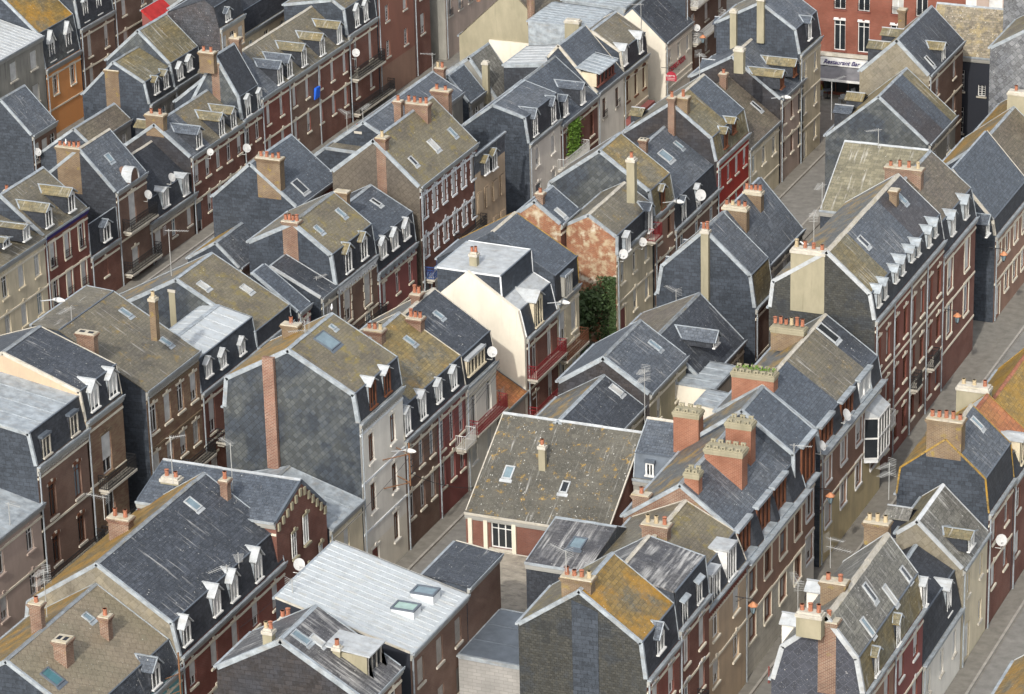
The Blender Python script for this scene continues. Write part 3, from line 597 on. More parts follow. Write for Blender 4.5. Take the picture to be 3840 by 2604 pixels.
# ---------------------------------------------------------------- measured house profiles, metres
G = {
 'E1':{'x':(147.51,152.17),'p':[(56.2,8.02),(56.44,10),(59.75,12.34),(63.07,9.97)],'ax':'x'},
 'E2':{'x':(152.17,156.72),'p':[(56.2,8.6),(56.41,10.62),(59.5,11.3),(62.4,9.4)],'ax':'x'},
 'E4a':{'x':(163.16,173.61),'p':[(56.5,7.32),(57.03,9.06),(60.15,11.38),(63.44,9.05)],'ax':'x'},
 'E3':{'x':(156.72,163.16),'p':[(56.4,7.53),(57.02,9.09),(59.83,10.5),(62.87,9.05)],'ax':'x'},
 'E4b':{'x':(172.58,176.19),'p':[(56.8,7.2),(56.85,9.69),(59.93,11.95),(65.04,8.2)],'ax':'x'},
 'E4c':{'x':(178.48,190.28),'p':[(57.2,7.32),(57.44,8.69),(60.74,10.97),(63.59,9)],'ax':'x'},
 'E5':{'x':(191.12,205.87),'p':[(57.9,10.65),(58.2,12.28),(60.99,14.69),(64.43,12.35),(64.62,10.64)],'ax':'x'},
 'E6':{'x':(205.87,213.81),'p':[(58,9.47),(58.38,11.35),(61.2,13.64),(64.45,11)],'ax':'x'},
 'E7':{'x':(218.86,227.5),'p':[(58,6.32),(58.18,7.4),(61.09,10.64)],'ax':'x'},
 'I7a':{'x':(199.38,202.79),'p':[(68.32,7.01),(68.61,9.15),(71.72,11.94),(74.68,9.11),(75,7.14)],'ax':'x'},
 'I7b':{'x':(203.06,210.37),'p':[(68.8,8.52),(71.72,11.75)],'ax':'x'},
 'I6':{'x':(187.67,195.04),'p':[(67.59,6.61),(70.5,9.35),(74.27,7.52)],'ax':'x'},
 'I4':{'x':(181.2,187.48),'p':[(68.67,8.33),(71.58,10.23),(74.5,8.3)],'ax':'x'},
 'I3':{'x':(173.79,181.24),'p':[(69.08,7.48),(71.54,9.09),(74.5,7.29)],'ax':'x'},
 'D1':{'x':(144.27,151.42),'p':[(67.61,9.06),(75,10.9)],'ax':'x'},
 'D2':{'x':(137.63,141.67),'p':[(66.92,9.73),(71.4,12.31),(75,10.24)],'ax':'x'},
 'G1':{'x':(242.62,251.75),'p':[(69.65,9.21),(72.19,11.68),(75,9.02)],'ax':'x'},
 'G2':{'x':(234.46,241.46),'p':[(67.24,6.75),(71.05,9.97),(75,6.58)],'ax':'x'},
 'F1':{'x':(150.96,161.28),'p':[(46,7.35),(46.34,9.22),(47.99,11.28),(50.35,9.25),(50.84,7.35)],'ax':'x'},
 'F3':{'x':(168.81,173.84),'p':[(46,6.15),(48.61,8.59),(49.77,7.69)],'ax':'x'},
 'F4':{'x':(173.89,179.09),'p':[(46,7.22),(46.24,9.25),(48.54,11.29),(51.09,9.22),(51.28,7.62)],'ax':'x'},
 'C1':{'x':(144.13,156.29),'p':[(80.6,6.68),(80.96,8.53),(85.19,11.23),(89.51,8.33),(89.7,7.23)],'ax':'x'},
 'C0':{'x':(134.86,144.12),'p':[(80.6,6.12),(81.21,7.54),(85.28,10.08),(89.5,7.45)],'ax':'x'},
 'C2':{'x':(80.6,89.1),'p':[(155.59,9.31),(158.86,10.38),(161.76,7.73)],'ax':'y'},
 'C3':{'x':(162,166.3),'p':[(80.6,6.04),(85.11,7.4),(87.47,6.7)],'ax':'x'},
 'C4':{'x':(166.42,172.33),'p':[(80.6,10.69),(80.83,12.41),(84.89,14.62),(88.97,12.33),(89.19,10.52)],'ax':'x'},
 'C5':{'x':(172.33,176.98),'p':[(80.6,7.2),(80.83,9.01),(84.79,11.32),(89.62,8.5)],'ax':'x'},
 'C6':{'x':(181.31,186.02),'p':[(80.6,6.96),(80.92,8.83),(84.61,11.19),(88.82,8.5)],'ax':'x'},
 'C8':{'x':(191,196.1),'p':[(80.6,6.56),(81,8.3),(82.2,8.9),(82.28,10.42),(86.6,10.5)],'ax':'x'},
 'C9':{'x':(196.13,199.96),'p':[(80.6,6.98),(80.68,8.81),(84.95,11.34),(88.9,9)],'ax':'x'},
 'C11':{'x':(206.72,213.54),'p':[(80.6,6.45),(80.58,7.78),(82.57,9.1),(84.16,8.25)],'ax':'x'},
 'C11b':{'x':(205.99,209.19),'p':[(84.26,8.53),(86.13,9.92),(87.27,9.04)],'ax':'x'},
 'C12':{'x':(213.97,217.9),'p':[(80.6,6.72),(80.9,8.48),(84.57,11.06),(88.33,8.32),(88.55,7.44)],'ax':'x'},
 'C13':{'x':(217.9,227.14),'p':[(80.6,4.41),(80.89,6.18),(84.57,8.69),(87.05,7)],'ax':'x'},
 'C14':{'x':(226.68,233.63),'p':[(80.6,6.49),(80.97,8.19),(84.05,10.55),(87.7,7.96)],'ax':'x'},
 'C16':{'x':(233.63,240.6),'p':[(80.6,5.22),(84.61,8.23),(87.58,6)],'ax':'x'},
 'C17':{'x':(240.96,246.4),'p':[(80.6,6.76),(84.48,9.69),(87.82,7.8)],'ax':'x'},
 'C18':{'x':(245.5,250.57),'p':[(80.6,8.89),(80.96,10.77),(83.78,12.67),(87.31,10.78)],'ax':'x'},
 'B0':{'x':(140,156.25),'p':[(95.5,7.92),(98.17,8.53)],'ax':'x'},
 'B1':{'x':(155.92,161.74),'p':[(95.5,10.22),(95.83,12.14),(103.5,13.35)],'ax':'x'},
 'B2':{'x':(161.58,165.9),'p':[(95.5,10.62),(95.75,12.42),(100.62,14.16),(109.46,11)],'ax':'x'},
 'B3':{'x':(168.66,175.4),'p':[(95.5,9.7),(101.03,12.79),(102.85,12.91)],'ax':'x'},
 'B4':{'x':(175.4,183.15),'p':[(95.5,6.87),(95.77,8.88),(98.08,9.39),(99.17,9.25)],'ax':'x'},
 'B5':{'x':(183.01,187.97),'p':[(95.5,6.96),(95.57,7.93),(100.92,10.83),(111.68,5)],'ax':'x'},
 'B6':{'x':(188.95,190.73),'p':[(95.5,7.12),(98.59,9.37)],'ax':'x'},
 'B6b':{'x':(192.29,194.62),'p':[(95.5,6.87),(99.02,8.57)],'ax':'x'},
 'B7':{'x':(194.71,200.92),'p':[(95.5,6.83),(95.76,8.87),(98.49,10.84),(101.8,9.12)],'ax':'x'},
 'B8':{'x':(200.92,207.32),'p':[(95.5,5.45),(95.71,7.55),(98.75,9.16),(104.72,6)],'ax':'x'},
 'B9':{'x':(208.18,218.16),'p':[(95.5,9.12),(98.85,12.13),(102.05,9.55)],'ax':'x'},
 'B10':{'x':(217.44,222.95),'p':[(95.5,6.21),(95.43,8.41)],'ax':'x'},
 'B11':{'x':(227.69,233.85),'p':[(95.5,5.91),(95.76,7.83),(98.36,8.57),(100.7,6.79)],'ax':'x'},
 'B12':{'x':(233.85,241.45),'p':[(95.5,5.37),(98.95,8.12),(101.61,6)],'ax':'x'},
 'B13':{'x':(241.45,247.01),'p':[(95.5,5.54),(98.67,9.04),(99.61,8)],'ax':'x'},
 'B14':{'x':(247.01,252.38),'p':[(95.5,5.47),(95.72,7.13),(98.17,8.62),(99.19,8)],'ax':'x'},
 'B15':{'x':(256.4,262.65),'p':[(95.5,5.15),(98.31,7.74),(99.02,7.07)],'ax':'x'},
 'A1':{'x':(180,195.12),'p':[(117.5,7.41),(122.02,9.02)],'ax':'x'},
 'A2':{'x':(195.12,201.11),'p':[(117.5,7.5),(120.72,10.04),(125.84,6)],'ax':'x'},
 'A3':{'x':(201.11,205.22),'p':[(117.5,3.83),(117.55,6.09)],'ax':'x'},
 'A4':{'x':(205.2,209.72),'p':[(117.5,7.24),(120.21,10.13),(122.76,8.05)],'ax':'x'},
 'A5':{'x':(209.72,216.96),'p':[(117.5,3.32),(117.91,4.73),(120.66,6.98),(121.86,6)],'ax':'x'},
 'A6':{'x':(216.44,225.06),'p':[(117.5,6.14),(120.33,8.33),(122.88,6.48)],'ax':'x'},
 'A7':{'x':(224.86,228.05),'p':[(117.5,6.29),(117.68,8.01),(119.51,11.13),(121.93,7)],'ax':'x'},
 'A8':{'x':(228.05,243.94),'p':[(117.5,7.01),(120.57,9.49),(124.89,6)],'ax':'x'},
 'A9':{'x':(243.56,249.06),'p':[(117.5,7.39),(117.69,9.46),(118.72,10.18),(123.02,9.42)],'ax':'x'},
 'A10':{'x':(249.3,256.3),'p':[(117.5,11.6),(121,13.5),(124,12)],'ax':'x'},
 'BB3':{'x':(202.26,208.27),'p':[(106.53,3.97),(108.29,5.61),(110.5,4.21)],'ax':'x'},
 'BB4':{'x':(206.31,212.86),'p':[(104,7.33),(107.44,10.08),(110.5,7.35)],'ax':'x'},
 'BB5':{'x':(222.5,231.14),'p':[(107.12,5.64),(109.61,5.71),(110.5,5.01)],'ax':'x'},
 'BB6':{'x':(223.75,236.41),'p':[(104.57,6.26),(107,7.6)],'ax':'x'},
 'BB7':{'x':(239.19,242.28),'p':[(105.29,4.47),(107,6.45)],'ax':'x'},
 'BB8':{'x':(243.39,247.36),'p':[(104.75,3.55),(107,6.66)],'ax':'x'},
 'BB12':{'x':(252.89,259.28),'p':[(104.03,6.05),(107.44,9.49),(112,5.19)],'ax':'x'},
 'AA1':{'x':(217.37,221.01),'p':[(131.26,6),(133.72,8.54)],'ax':'x'},
 'AA2':{'x':(218.2,224.52),'p':[(126.84,5.5),(128.13,6.59)],'ax':'x'},
 'AA3':{'x':(226.5,230.88),'p':[(126.2,6.09),(126.51,7.77),(129.15,9.17),(132,6.33)],'ax':'x'},
 'AA4':{'x':(230.49,235.15),'p':[(126.15,6.23),(126.41,8.07),(129.06,10.51),(132,7.87)],'ax':'x'},
 'AA5':{'x':(236.27,240.47),'p':[(125,9.39),(125.38,11.01),(126.21,11.55),(129.49,10.27)],'ax':'x'},
 'C5b':{'x':(177,181.31),'p':[(80.6,7.2),(80.83,9.01),(84.79,11.32),(89.62,8.5)],'ax':'x'},
 'I1':{'x':(66.3,75),'p':[(168.2,5.35),(174,9.08),(177,7)],'ax':'y'},
 'I2':{'x':(62.6,66.1),'p':[(171.7,7.3),(172,8.7),(174,10.05),(175.5,9.2)],'ax':'y'},
 'D6':{'x':(62.45,66),'p':[(155.6,9.35),(159.8,10),(161.4,9.2)],'ax':'y'},
 'D5':{'x':(156.95,168.1),'p':[(66.5,3.1),(74.95,3.12)],'ax':'x'},
 'D4':{'x':(151.5,155.9),'p':[(67.61,9.4),(70.1,9.7)],'ax':'x'},
 'D3':{'x':(149.9,155.6),'p':[(61.6,6.1),(67.5,6.25)],'ax':'x'},
 'I5a':{'x':(186,190),'p':[(66.5,6.95),(69.4,7.05)],'ax':'x'},
 'I5b':{'x':(183.6,185.95),'p':[(64.5,6.8),(66.6,6.98)],'ax':'x'},
 'C7':{'x':(186.1,190.6),'p':[(80.6,3.1),(84.2,5.2),(87,4)],'ax':'x'},
 'B10z':{'x':(243.2,248.4),'p':[(99.8,6.9),(104,6.4)],'ax':'x'},
 'B11z':{'x':(250.7,256.2),'p':[(100,7.5),(105,7.7)],'ax':'x'},
 'B11y':{'x':(257,263),'p':[(99.3,7.5),(104.6,7.7)],'ax':'x'},
 'O1':{'x':(214,232.8),'p':[(138.9,8.5),(146,10.2)],'ax':'x'},
 'O2':{'x':(232.9,238.5),'p':[(138.9,5.65),(139.3,8.5),(143.5,12.2),(147.5,9.5)],'ax':'x'},
 'O3':{'x':(238.7,244.3),'p':[(138.9,7.3),(139.2,9.7),(142.5,12),(147,9)],'ax':'x'},
 'O4':{'x':(244.4,251),'p':[(138.9,8.6),(143,11.5),(147,9)],'ax':'x'},
 'AA6':{'x':(241,249.5),'p':[(125.5,7.4),(125.9,9),(129,11.2),(132,9)],'ax':'x'},
 'AA7':{'x':(250,259),'p':[(126,6.5),(129,9.2),(132,7)],'ax':'x'},
 'RD':{'x':(247,250.5),'p':[(134.5,3.8),(137.8,6.6)],'ax':'x'},
 'A10b':{'x':(256.35,259.5),'p':[(117.5,11.9),(121,13.2),(124,12)],'ax':'x'},
 'GR':{'x':(261.5,274),'p':[(117,12.5),(124,12.6)],'ax':'x'},
 'REST':{'x':(72.5,90),'p':[(263,12.4),(268,14.5),(273,12.4)],'ax':'y'},
 'G3':{'x':(67.6,73.4),'p':[(254.5,7.1),(257.4,10.2),(260,8)],'ax':'y'},
 'PINK':{'x':(64,72.5),'p':[(262.5,13.5),(270,13.6)],'ax':'y'},
 'G4':{'x':(246,253.5),'p':[(58,11.3),(61.5,13.4),(66,10.7)],'ax':'x'},
 'G4b':{'x':(254,264),'p':[(57,14),(61,17),(67.2,13.6)],'ax':'x'},
 'E8':{'x':(227.6,235.4),'p':[(58,7),(61.3,9.9),(64.8,7.2)],'ax':'x'},
 'E9':{'x':(235.5,245),'p':[(58,6.4),(61.3,9.2),(64.8,6.8)],'ax':'x'},
 'E6w':{'x':(61.3,67.1),'p':[(208.8,10.6),(213.9,13.64),(217,11.5)],'ax':'y'},
 'F2':{'x':(161.4,168.7),'p':[(46,3.9),(46.45,6),(48.6,7.2),(50.6,6)],'ax':'x'},
 'F5':{'x':(179.2,183.8),'p':[(46,6.9),(46.5,8),(48.9,10),(51.2,8)],'ax':'x'},
 'F6':{'x':(183.9,196),'p':[(46,6),(49.2,8.7),(51.5,6.4)],'ax':'x'},
 'H1':{'x':(139,153.3),'p':[(31,9),(35,12.3),(39,9.3)],'ax':'x'},
 'K1':{'x':(262,272),'p':[(95.8,9),(98.5,12),(103,9)],'ax':'x'},
 'K2':{'x':(252.5,262),'p':[(80.9,9.4),(83.8,12),(87,10)],'ax':'x'},
}
DORM = [
 ('E1',149.57,56.2,8.57,9.52,1,'slate',0.7),
 ('E1',153.12,56.2,8.38,9.8,0.8,'shedz',0.25),
 ('E2',155.28,56.2,8.69,9.9,0.8,'shedz',0.25),
 ('E3',158.38,56.4,7.35,8.95,1.3,'box',0.1),
 ('E3',160.92,56.4,7.54,9.26,1.3,'box',0.1),
 ('E4a',164.16,56.5,8.02,9.09,2.2,'brown',0.1),
 ('E4a',167.47,56.5,8.39,9.4,2.2,'brown',0.1),
 ('E4a',170.2,56.5,8.6,9.47,2.2,'brown',0.1),
 ('E4b',174.71,56.8,8.33,9.08,2.3,'brown',0.1),
 ('E4c',179.89,57.2,7.91,8.75,2.3,'brown',0.1),
 ('E4c',183.77,57.2,8.01,8.93,2.3,'brown',0.1),
 ('E4c',187.23,57.2,7.9,8.98,2.3,'whitep',0.1),
 ('E5',191.98,57.9,11.22,12.17,0.68,'hoodg',0.28),
 ('E5',193.22,57.9,11.26,12.25,0.68,'hoodg',0.28),
 ('E5',195.5,57.9,11.5,12.28,0.68,'hoodg',0.28),
 ('E5',196.89,57.9,11.5,12.33,0.68,'hoodg',0.28),
 ('E5',198.88,57.9,11.66,12.33,0.68,'hoodg',0.28),
 ('E5',200.19,57.9,11.55,12.35,0.68,'hoodg',0.28),
 ('E5',202.63,57.9,11.28,12.26,0.68,'hoodg',0.28),
 ('E5',203.96,57.9,11.48,12.31,0.68,'hoodg',0.28),
 ('E6',208.43,58,10.05,11.21,0.9,'hoodg',0.35),
 ('E6',211.52,58,10.11,11.21,0.9,'hoodg',0.35),
 ('E7',216.87,58,7.01,7.98,0.9,'slate',0.5),
 ('C0',141.46,80.6,6.21,7.27,0.9,'slate',0.5),
 ('C1',144.97,80.6,6.98,8.06,0.85,'hood',0.55),
 ('C1',148.43,80.6,7.08,8.27,0.85,'hood',0.55),
 ('C1',150.42,80.6,7,8.23,0.85,'hood',0.55),
 ('C1',153.3,80.6,6.85,8.13,0.85,'hood',0.55),
 ('C4',168.38,80.6,10.88,12.35,0.9,'hoodb',0.3),
 ('C4',170.36,80.6,10.91,12.33,0.9,'hoodb',0.3),
 ('C5',172.93,80.6,7.37,8.86,0.85,'hood',0.25),
 ('C5',175.16,80.6,7.45,8.94,0.85,'hood',0.25),
 ('C5b',177.52,80.6,7.56,8.77,0.85,'hood',0.25),
 ('C5b',179.74,80.6,7.54,8.72,0.85,'hood',0.25),
 ('C6',183.11,80.6,7.44,8.43,2.6,'attic',0.1),
 ('C8',193.11,80.6,6.6,8.39,1.3,'cream',0.5),
 ('C9',197.55,80.6,7.06,8.48,1.2,'blank',0.05),
 ('C11',208.05,80.6,6.29,7.45,0.8,'hood',0.2),
 ('C11',212.35,80.6,6.2,7.82,0.8,'slate',0.4),
 ('C12',215.7,80.6,6.65,8.08,0.8,'slateb',0.3),
 ('C13',219.87,80.6,4.23,5.78,0.9,'slate',0.4),
 ('C13',222.82,80.6,3.96,5.85,0.7,'hood',0.2),
 ('C14',228.69,80.6,6.87,8.11,0.8,'slateb',0.25),
 ('C14',230.49,80.6,7.38,8.26,0.8,'slateb',0.25),
 ('C17',241.34,80.6,7.46,8.42,0.8,'slateb',0.35),
 ('C17',244.34,80.6,7.5,8.38,0.8,'slateb',0.35),
 ('C18',247.89,80.6,9.32,10.78,0.8,'slate',0.3),
 ('B1',157.17,95.5,10.33,11.57,0.9,'flush',0.05),
 ('B1',160.32,95.5,10.32,11.57,0.9,'flush',0.05),
 ('B2',162.79,95.5,10.88,12.14,1,'hood',0.5),
 ('B2',164.95,95.5,10.84,12.08,1,'hood',0.5),
 ('B4',176.66,95.5,7.48,8.44,0.8,'hood',0.3),
 ('B4',178.57,95.5,7.32,8.21,0.8,'hood',0.3),
 ('B4',181.12,95.5,7.21,8.01,0.8,'hood',0.3),
 ('B7',196.68,95.5,7.04,8.5,1,'slateo',0.45),
 ('B7',199.11,95.5,7.1,8.52,1,'slateo',0.45),
 ('B8',202.1,95.5,6.11,7.18,1,'hoodw',0.45),
 ('B8',203.98,95.5,6.07,7.18,1,'hoodw',0.45),
 ('B8',205.9,95.5,6.11,7.12,1,'hoodw',0.45),
 ('B10',220.36,95.5,6.37,7.54,0.9,'slateo',0.3),
 ('B10',218.96,95.5,6.49,7.47,0.9,'slateo',0.3),
 ('B11',228.99,95.5,6.09,7.54,0.9,'slate',0.5),
 ('B11',232.56,95.5,5.98,7.42,0.9,'slate',0.5),
 ('B12',234.98,95.5,5.73,7.01,0.9,'slate',0.3),
 ('B12',238.46,95.5,5.6,6.89,0.9,'slate',0.3),
 ('B13',243.22,95.5,5.98,7.03,3.6,'red',0.1),
 ('B14',247.5,95.5,5.93,7.27,0.8,'hood',0.35),
 ('B14',250.91,95.5,5.91,7.16,0.8,'hood',0.35),
 ('A1',190.33,117.5,8.39,9.45,0.9,'slateo',0.3),
 ('A1',192.96,117.5,7.93,9.18,0.9,'slateo',0.3),
 ('A2',196,117.5,7.82,9,0.9,'slateo',0.35),
 ('A2',199.14,117.5,7.85,9.1,0.9,'slateo',0.35),
 ('A3',203.12,117.5,4.36,5.5,1,'slate',0.3),
 ('A5',212.42,117.5,3.63,4.97,0.9,'hood',0.1),
 ('A5',215.5,117.5,3.51,4.98,0.9,'hood',0.1),
 ('A6',217.95,117.5,6.32,7.47,0.9,'slate',0.35),
 ('A6',221.56,117.5,6.09,7.42,0.9,'slateo',0.35),
 ('A6',223.46,117.5,6.09,7.34,0.9,'slateo',0.35),
 ('A7',225.96,117.5,6.25,7.7,0.8,'hood',0.2),
 ('A7',227.91,117.5,6.16,7.6,0.8,'hood',0.2),
 ('A8',231.51,117.5,7.06,8.37,0.9,'slate',0.4),
 ('A8',233.15,117.5,7.09,8.4,0.9,'slate',0.4),
 ('A8',235.7,117.5,7.21,8.59,0.9,'slateo',0.4),
 ('A8',238.96,117.5,7.12,8.43,0.9,'slateo',0.4),
 ('A8',242.11,117.5,7.18,8.53,0.9,'slateo',0.4),
 ('A9',245.45,117.5,7.57,8.99,0.8,'hood',0.35),
 ('A9',247.12,117.5,7.55,8.97,0.8,'hood',0.35),
 ('AA3',227.81,126.2,6.52,7.62,0.8,'slateo',0.3),
 ('AA3',229.34,126.2,6.49,7.6,0.8,'slateo',0.3),
 ('AA4',231.62,126.15,6.51,7.56,0.9,'hood',0.3),
 ('AA4',233.22,126.15,6.74,7.62,0.9,'hood',0.3),
 ('AA5',237.81,125,9.53,10.31,0.9,'slate',0.3),
 ('F1',156.79,46,7.26,8.61,0.7,'slateo',0.3),
 ('F1',153.08,46,7.36,8.58,0.7,'slateo',0.3),
 ('F1',161.53,46,7.18,8.66,0.8,'hoodw',0.2),
 ('F3',170.39,46,6.66,7.49,1.2,'slateo',0.15),
 ('G1',246.4,69.65,8.93,10.21,1,'slateo',0.3),
 ('I6',189.92,67.59,8.13,8.56,1,'slate',0.5),
]
CH = [
 ('E1',147.82,59.23,1.58,0.6,11.63,12.82,4,'brickyl'),
 ('E3',158.47,59.15,1.41,0.6,9.81,11.08,3,'brick'),
 ('E4a',163.57,59.23,0.81,0.6,10.35,12.12,0,'orange'),
 ('E4a',166.91,57.93,2.16,0.9,9.38,12.15,0,'orange'),
 ('E4b',169.53,58.33,1.47,0.8,10.42,12.65,0,'orange'),
 ('E4a',172.3,62.38,1.5,0.8,9.45,11.62,0,'orange'),
 ('E4c',178.58,60.08,2.54,0.8,10.16,11.75,0,'orange'),
 ('E4c',186.01,60.74,2.03,0.7,10.62,11.67,6,'orangeb'),
 ('E5',191.12,61.11,2.14,0.7,10.58,14.61,4,'render'),
 ('E5',202.12,59.95,0.49,0.5,13.44,14.93,0,'brickyl'),
 ('E6',208.23,60.17,2.42,0.6,12.45,14.23,4,'brick'),
 ('I7a',199.08,71.37,0.5,0.45,6.92,12.01,2,'render'),
 ('I7b',203.64,70.39,1.65,0.6,9.93,12.05,4,'render2'),
 ('I7b',207.04,70.57,1.22,0.6,10.13,11.97,4,'render2'),
 ('F1',150.96,47.48,0.93,0.6,6.99,11,1,'brick'),
 ('F1',150.25,48.04,1.29,0.6,10.89,11.66,3,'render'),
 ('F1',153.77,47.94,1.28,0.6,10.97,11.75,2,'brickyl'),
 ('F1',161.62,48.1,1.29,0.6,10.84,11.57,3,'brickyl'),
 ('F4',173.89,47.66,1.97,0.8,10.71,12.41,5,'brickyl'),
 ('C0',137.24,83.22,0.72,0.75,8.45,10.3,0,'brick'),
 ('C0',140.96,82.89,0.5,0.45,8.24,10,1,'brick'),
 ('C0',138.43,85.24,0.64,0.4,9.76,11.51,1,'brick'),
 ('C1',149.64,86.31,1.22,0.6,10.12,11.11,2,'brick'),
 ('C1',155.48,83.4,0.43,0.45,9.73,11.35,1,'brick'),
 ('C4',166.12,85.69,0.7,0.35,7.18,14.15,0,'strip'),
 ('C4',170.85,86.45,1.01,0.5,13.39,14.15,1,'brickyl'),
 ('C5',177.03,84.03,1.08,0.6,10.52,11.79,3,'brick'),
 ('C6',180.78,83.17,0.91,0.6,9.92,11.26,3,'brick'),
 ('C6',183.6,84.5,0.57,0.6,10.77,11.65,2,'brick'),
 ('C11',208.55,79.95,0.56,0.5,10.15,12.71,1,'render'),
 ('C11b',206.25,85.61,0.5,0.4,9.19,10.39,1,'brick'),
 ('C13',221.55,84.03,0.53,0.4,7.97,9.39,0,'brick'),
 ('C14',226.38,83.7,0.48,0.45,8.46,11.01,1,'brick'),
 ('C14',226.84,82.86,0.83,0.6,9.28,10.95,1,'brickyl'),
 ('C16',238.43,84.03,0.52,0.4,7.44,9.12,1,'brick'),
 ('C17',234.77,81.42,0.72,0.5,11.07,12.43,0,'render'),
 ('C18',245.2,85.61,0.49,0.4,8.78,11.98,0,'render'),
 ('C18',245.2,83.4,0.55,0.4,9.52,13.14,0,'render'),
 ('B3',167.2,97.87,1.14,0.5,12.23,13.5,0,'brick'),
 ('B5',183.01,101.05,0.43,0.6,7.8,10.19,1,'render'),
 ('B3',171.8,96.25,0.35,0.4,12.12,14.32,1,'renderl'),
 ('B7',194.71,98.16,1.08,0.6,7.65,10.86,4,'brick'),
 ('B7',200.98,97.53,0.9,0.5,9.79,10.88,0,'brickyl'),
 ('B9',208.18,97.94,0.7,0.6,7.97,12.31,1,'brick'),
 ('B9',214.91,97.75,1.76,0.6,10.79,12.63,4,'brick'),
 ('B9',218.78,97.87,1.33,0.6,10.9,12.39,2,'brick'),
 ('B9',214.28,99.51,0.54,0.4,11.25,12.89,1,'brick'),
 ('B13',250.61,100.64,1.2,0.6,6.51,8.13,0,'render'),
 ('A4',205.2,120.16,1.86,0.6,6.71,10.1,5,'brickyl'),
 ('A1',197.26,120.47,1.32,0.6,8.12,9.5,3,'render'),
 ('A6',216.44,119.58,1.43,0.6,7.96,9.03,2,'brickyl'),
 ('A7',224.86,119.22,0.64,0.5,7.39,10.55,0,'brick'),
 ('A7',224.28,119.32,1.2,0.5,10.46,11.49,2,'brickyl'),
 ('A7',228.28,119.24,0.74,0.5,10.31,11.44,1,'brick'),
 ('AA3',226.5,128.73,1.19,0.6,5.1,8.5,0,'brickyl'),
 ('BB4',206.31,105.12,1.78,0.7,8.26,10.58,4,'brickyl'),
 ('BB6',236.82,106.27,0.72,0.4,6.85,7.81,2,'brick'),
 ('BB5',223.78,107.18,0.52,0.5,5.29,6.92,2,'render'),
 ('BB8',242.78,105.18,0.49,0.4,3.79,6.66,0,'render'),
 ('G1',255.41,75.35,0.56,0.5,8.34,10.02,0,'brickyl'),
]
SKY = [
 ('C1',1,153.3,84.38,0.7,0.9,'white'),
 ('C0',1,136,83.4,0.8,1.1,'blue'),
 ('C0',1,141.45,84.34,0.5,0.6,'zinc'),
 ('C4',1,169.43,83.89,1.3,1.3,'blue'),
 ('C4',1,170.99,84.27,0.4,0.4,'zinc'),
 ('C5b',1,179.24,83.24,0.5,0.8,'zinc'),
 ('C6',1,183.75,83.35,0.5,0.7,'zinc'),
 ('B7',1,196.04,97.3,0.5,0.7,'zinc'),
 ('B7',1,199.41,97.28,0.5,0.8,'zinc'),
 ('B8',1,205.6,97.61,0.5,0.8,'white'),
 ('B9',0,213.41,96.74,0.7,1,'white'),
 ('B9',0,216.52,96.67,0.5,0.8,'zinc'),
 ('B9',0,209.89,96.72,0.5,0.8,'white'),
 ('B3',0,174.15,99.62,0.5,0.8,'zinc'),
 ('B3',0,174.04,96.94,0.5,0.8,'zinc'),
 ('B5',1,184.09,99.6,0.6,0.8,'white'),
 ('B5',1,186.59,97.89,0.6,0.8,'white'),
 ('A4',0,207.24,119.02,0.6,0.7,'zinc'),
 ('BB4',0,208.46,104.75,0.95,1.2,'white'),
 ('C13',1,225.7,83.16,0.5,0.8,'zinc'),
 ('C13',1,223.13,83.18,1,1.1,'white'),
 ('C16',0,239.67,82.11,0.5,1,'white'),
 ('C11b',0,206.97,84.69,0.5,0.9,'white'),
 ('E5',1,195.38,60.04,0.6,0.9,'white'),
 ('E5',1,203.48,60.04,0.6,0.8,'zinc'),
 ('E4c',1,188.47,60.03,0.9,1.5,'white'),
 ('F1',1,155.86,47.31,0.5,1.1,'white'),
 ('F1',1,157.41,46.7,0.5,1.2,'white'),
 ('F1',1,153.55,46.7,0.5,1.1,'white'),
 ('F1',1,160.07,46.68,0.5,0.9,'white'),
 ('F4',1,177.83,47.89,0.5,0.9,'white'),
 ('I3',0,180.6,70.56,0.6,0.9,'white'),
 ('I7b',0,202.7,70.99,0.5,0.9,'white'),
 ('I4',0,186,70.14,0.5,0.9,'zinc'),
 ('D2',0,138.67,70.82,0.6,1,'zinc'),
 ('D2',0,139.25,70.25,0.5,0.8,'white'),
 ('G1',0,244.26,70.15,0.5,1,'white'),
]
DISH = [
 (209.08,117.1,5.73,0.34,'the wall of the round pediment house'),
 (212.88,117.2,5.74,0.33,'the black roofed house front'),
 (218.59,117,5.83,0.27,'the red house front, narrow edge-on'),
 (223.98,116.8,4.4,0.34,'the red house front, the larger'),
 (217.61,131,4.61,0.31,'the small grey-roofed house at the left'),
 (243.9,117,5.88,0.34,'the wall above black balconies'),
 (239.85,107.3,6.39,0.3,'the ridge of the small blue roof'),
 (262.98,95.2,4.46,0.3,'the corner past the ivory gable'),
 (207.01,80.2,6.47,0.34,'the cream front by the crumbling gable'),
 (210.65,80.2,6.05,0.31,'the cream front near a red balcony'),
 (221.63,80,5.71,0.41,'the front of the lower blue house'),
 (182.39,56.9,8.11,0.37,'the roof edge above the glazed bay'),
 (177.21,56.7,8.33,0.31,'the gutter of the middle brown house'),
 (175.28,45.6,5.02,0.34,'the brick front on the right-hand street'),
 (184.62,80.2,8.07,0.34,'the attic of the white stucco house'),
 (149.06,76,10.43,0.33,'the edge of the broad metal roof'),
 (163.8,74.5,4.29,0.38,'the gravel yard wall above the street'),
]
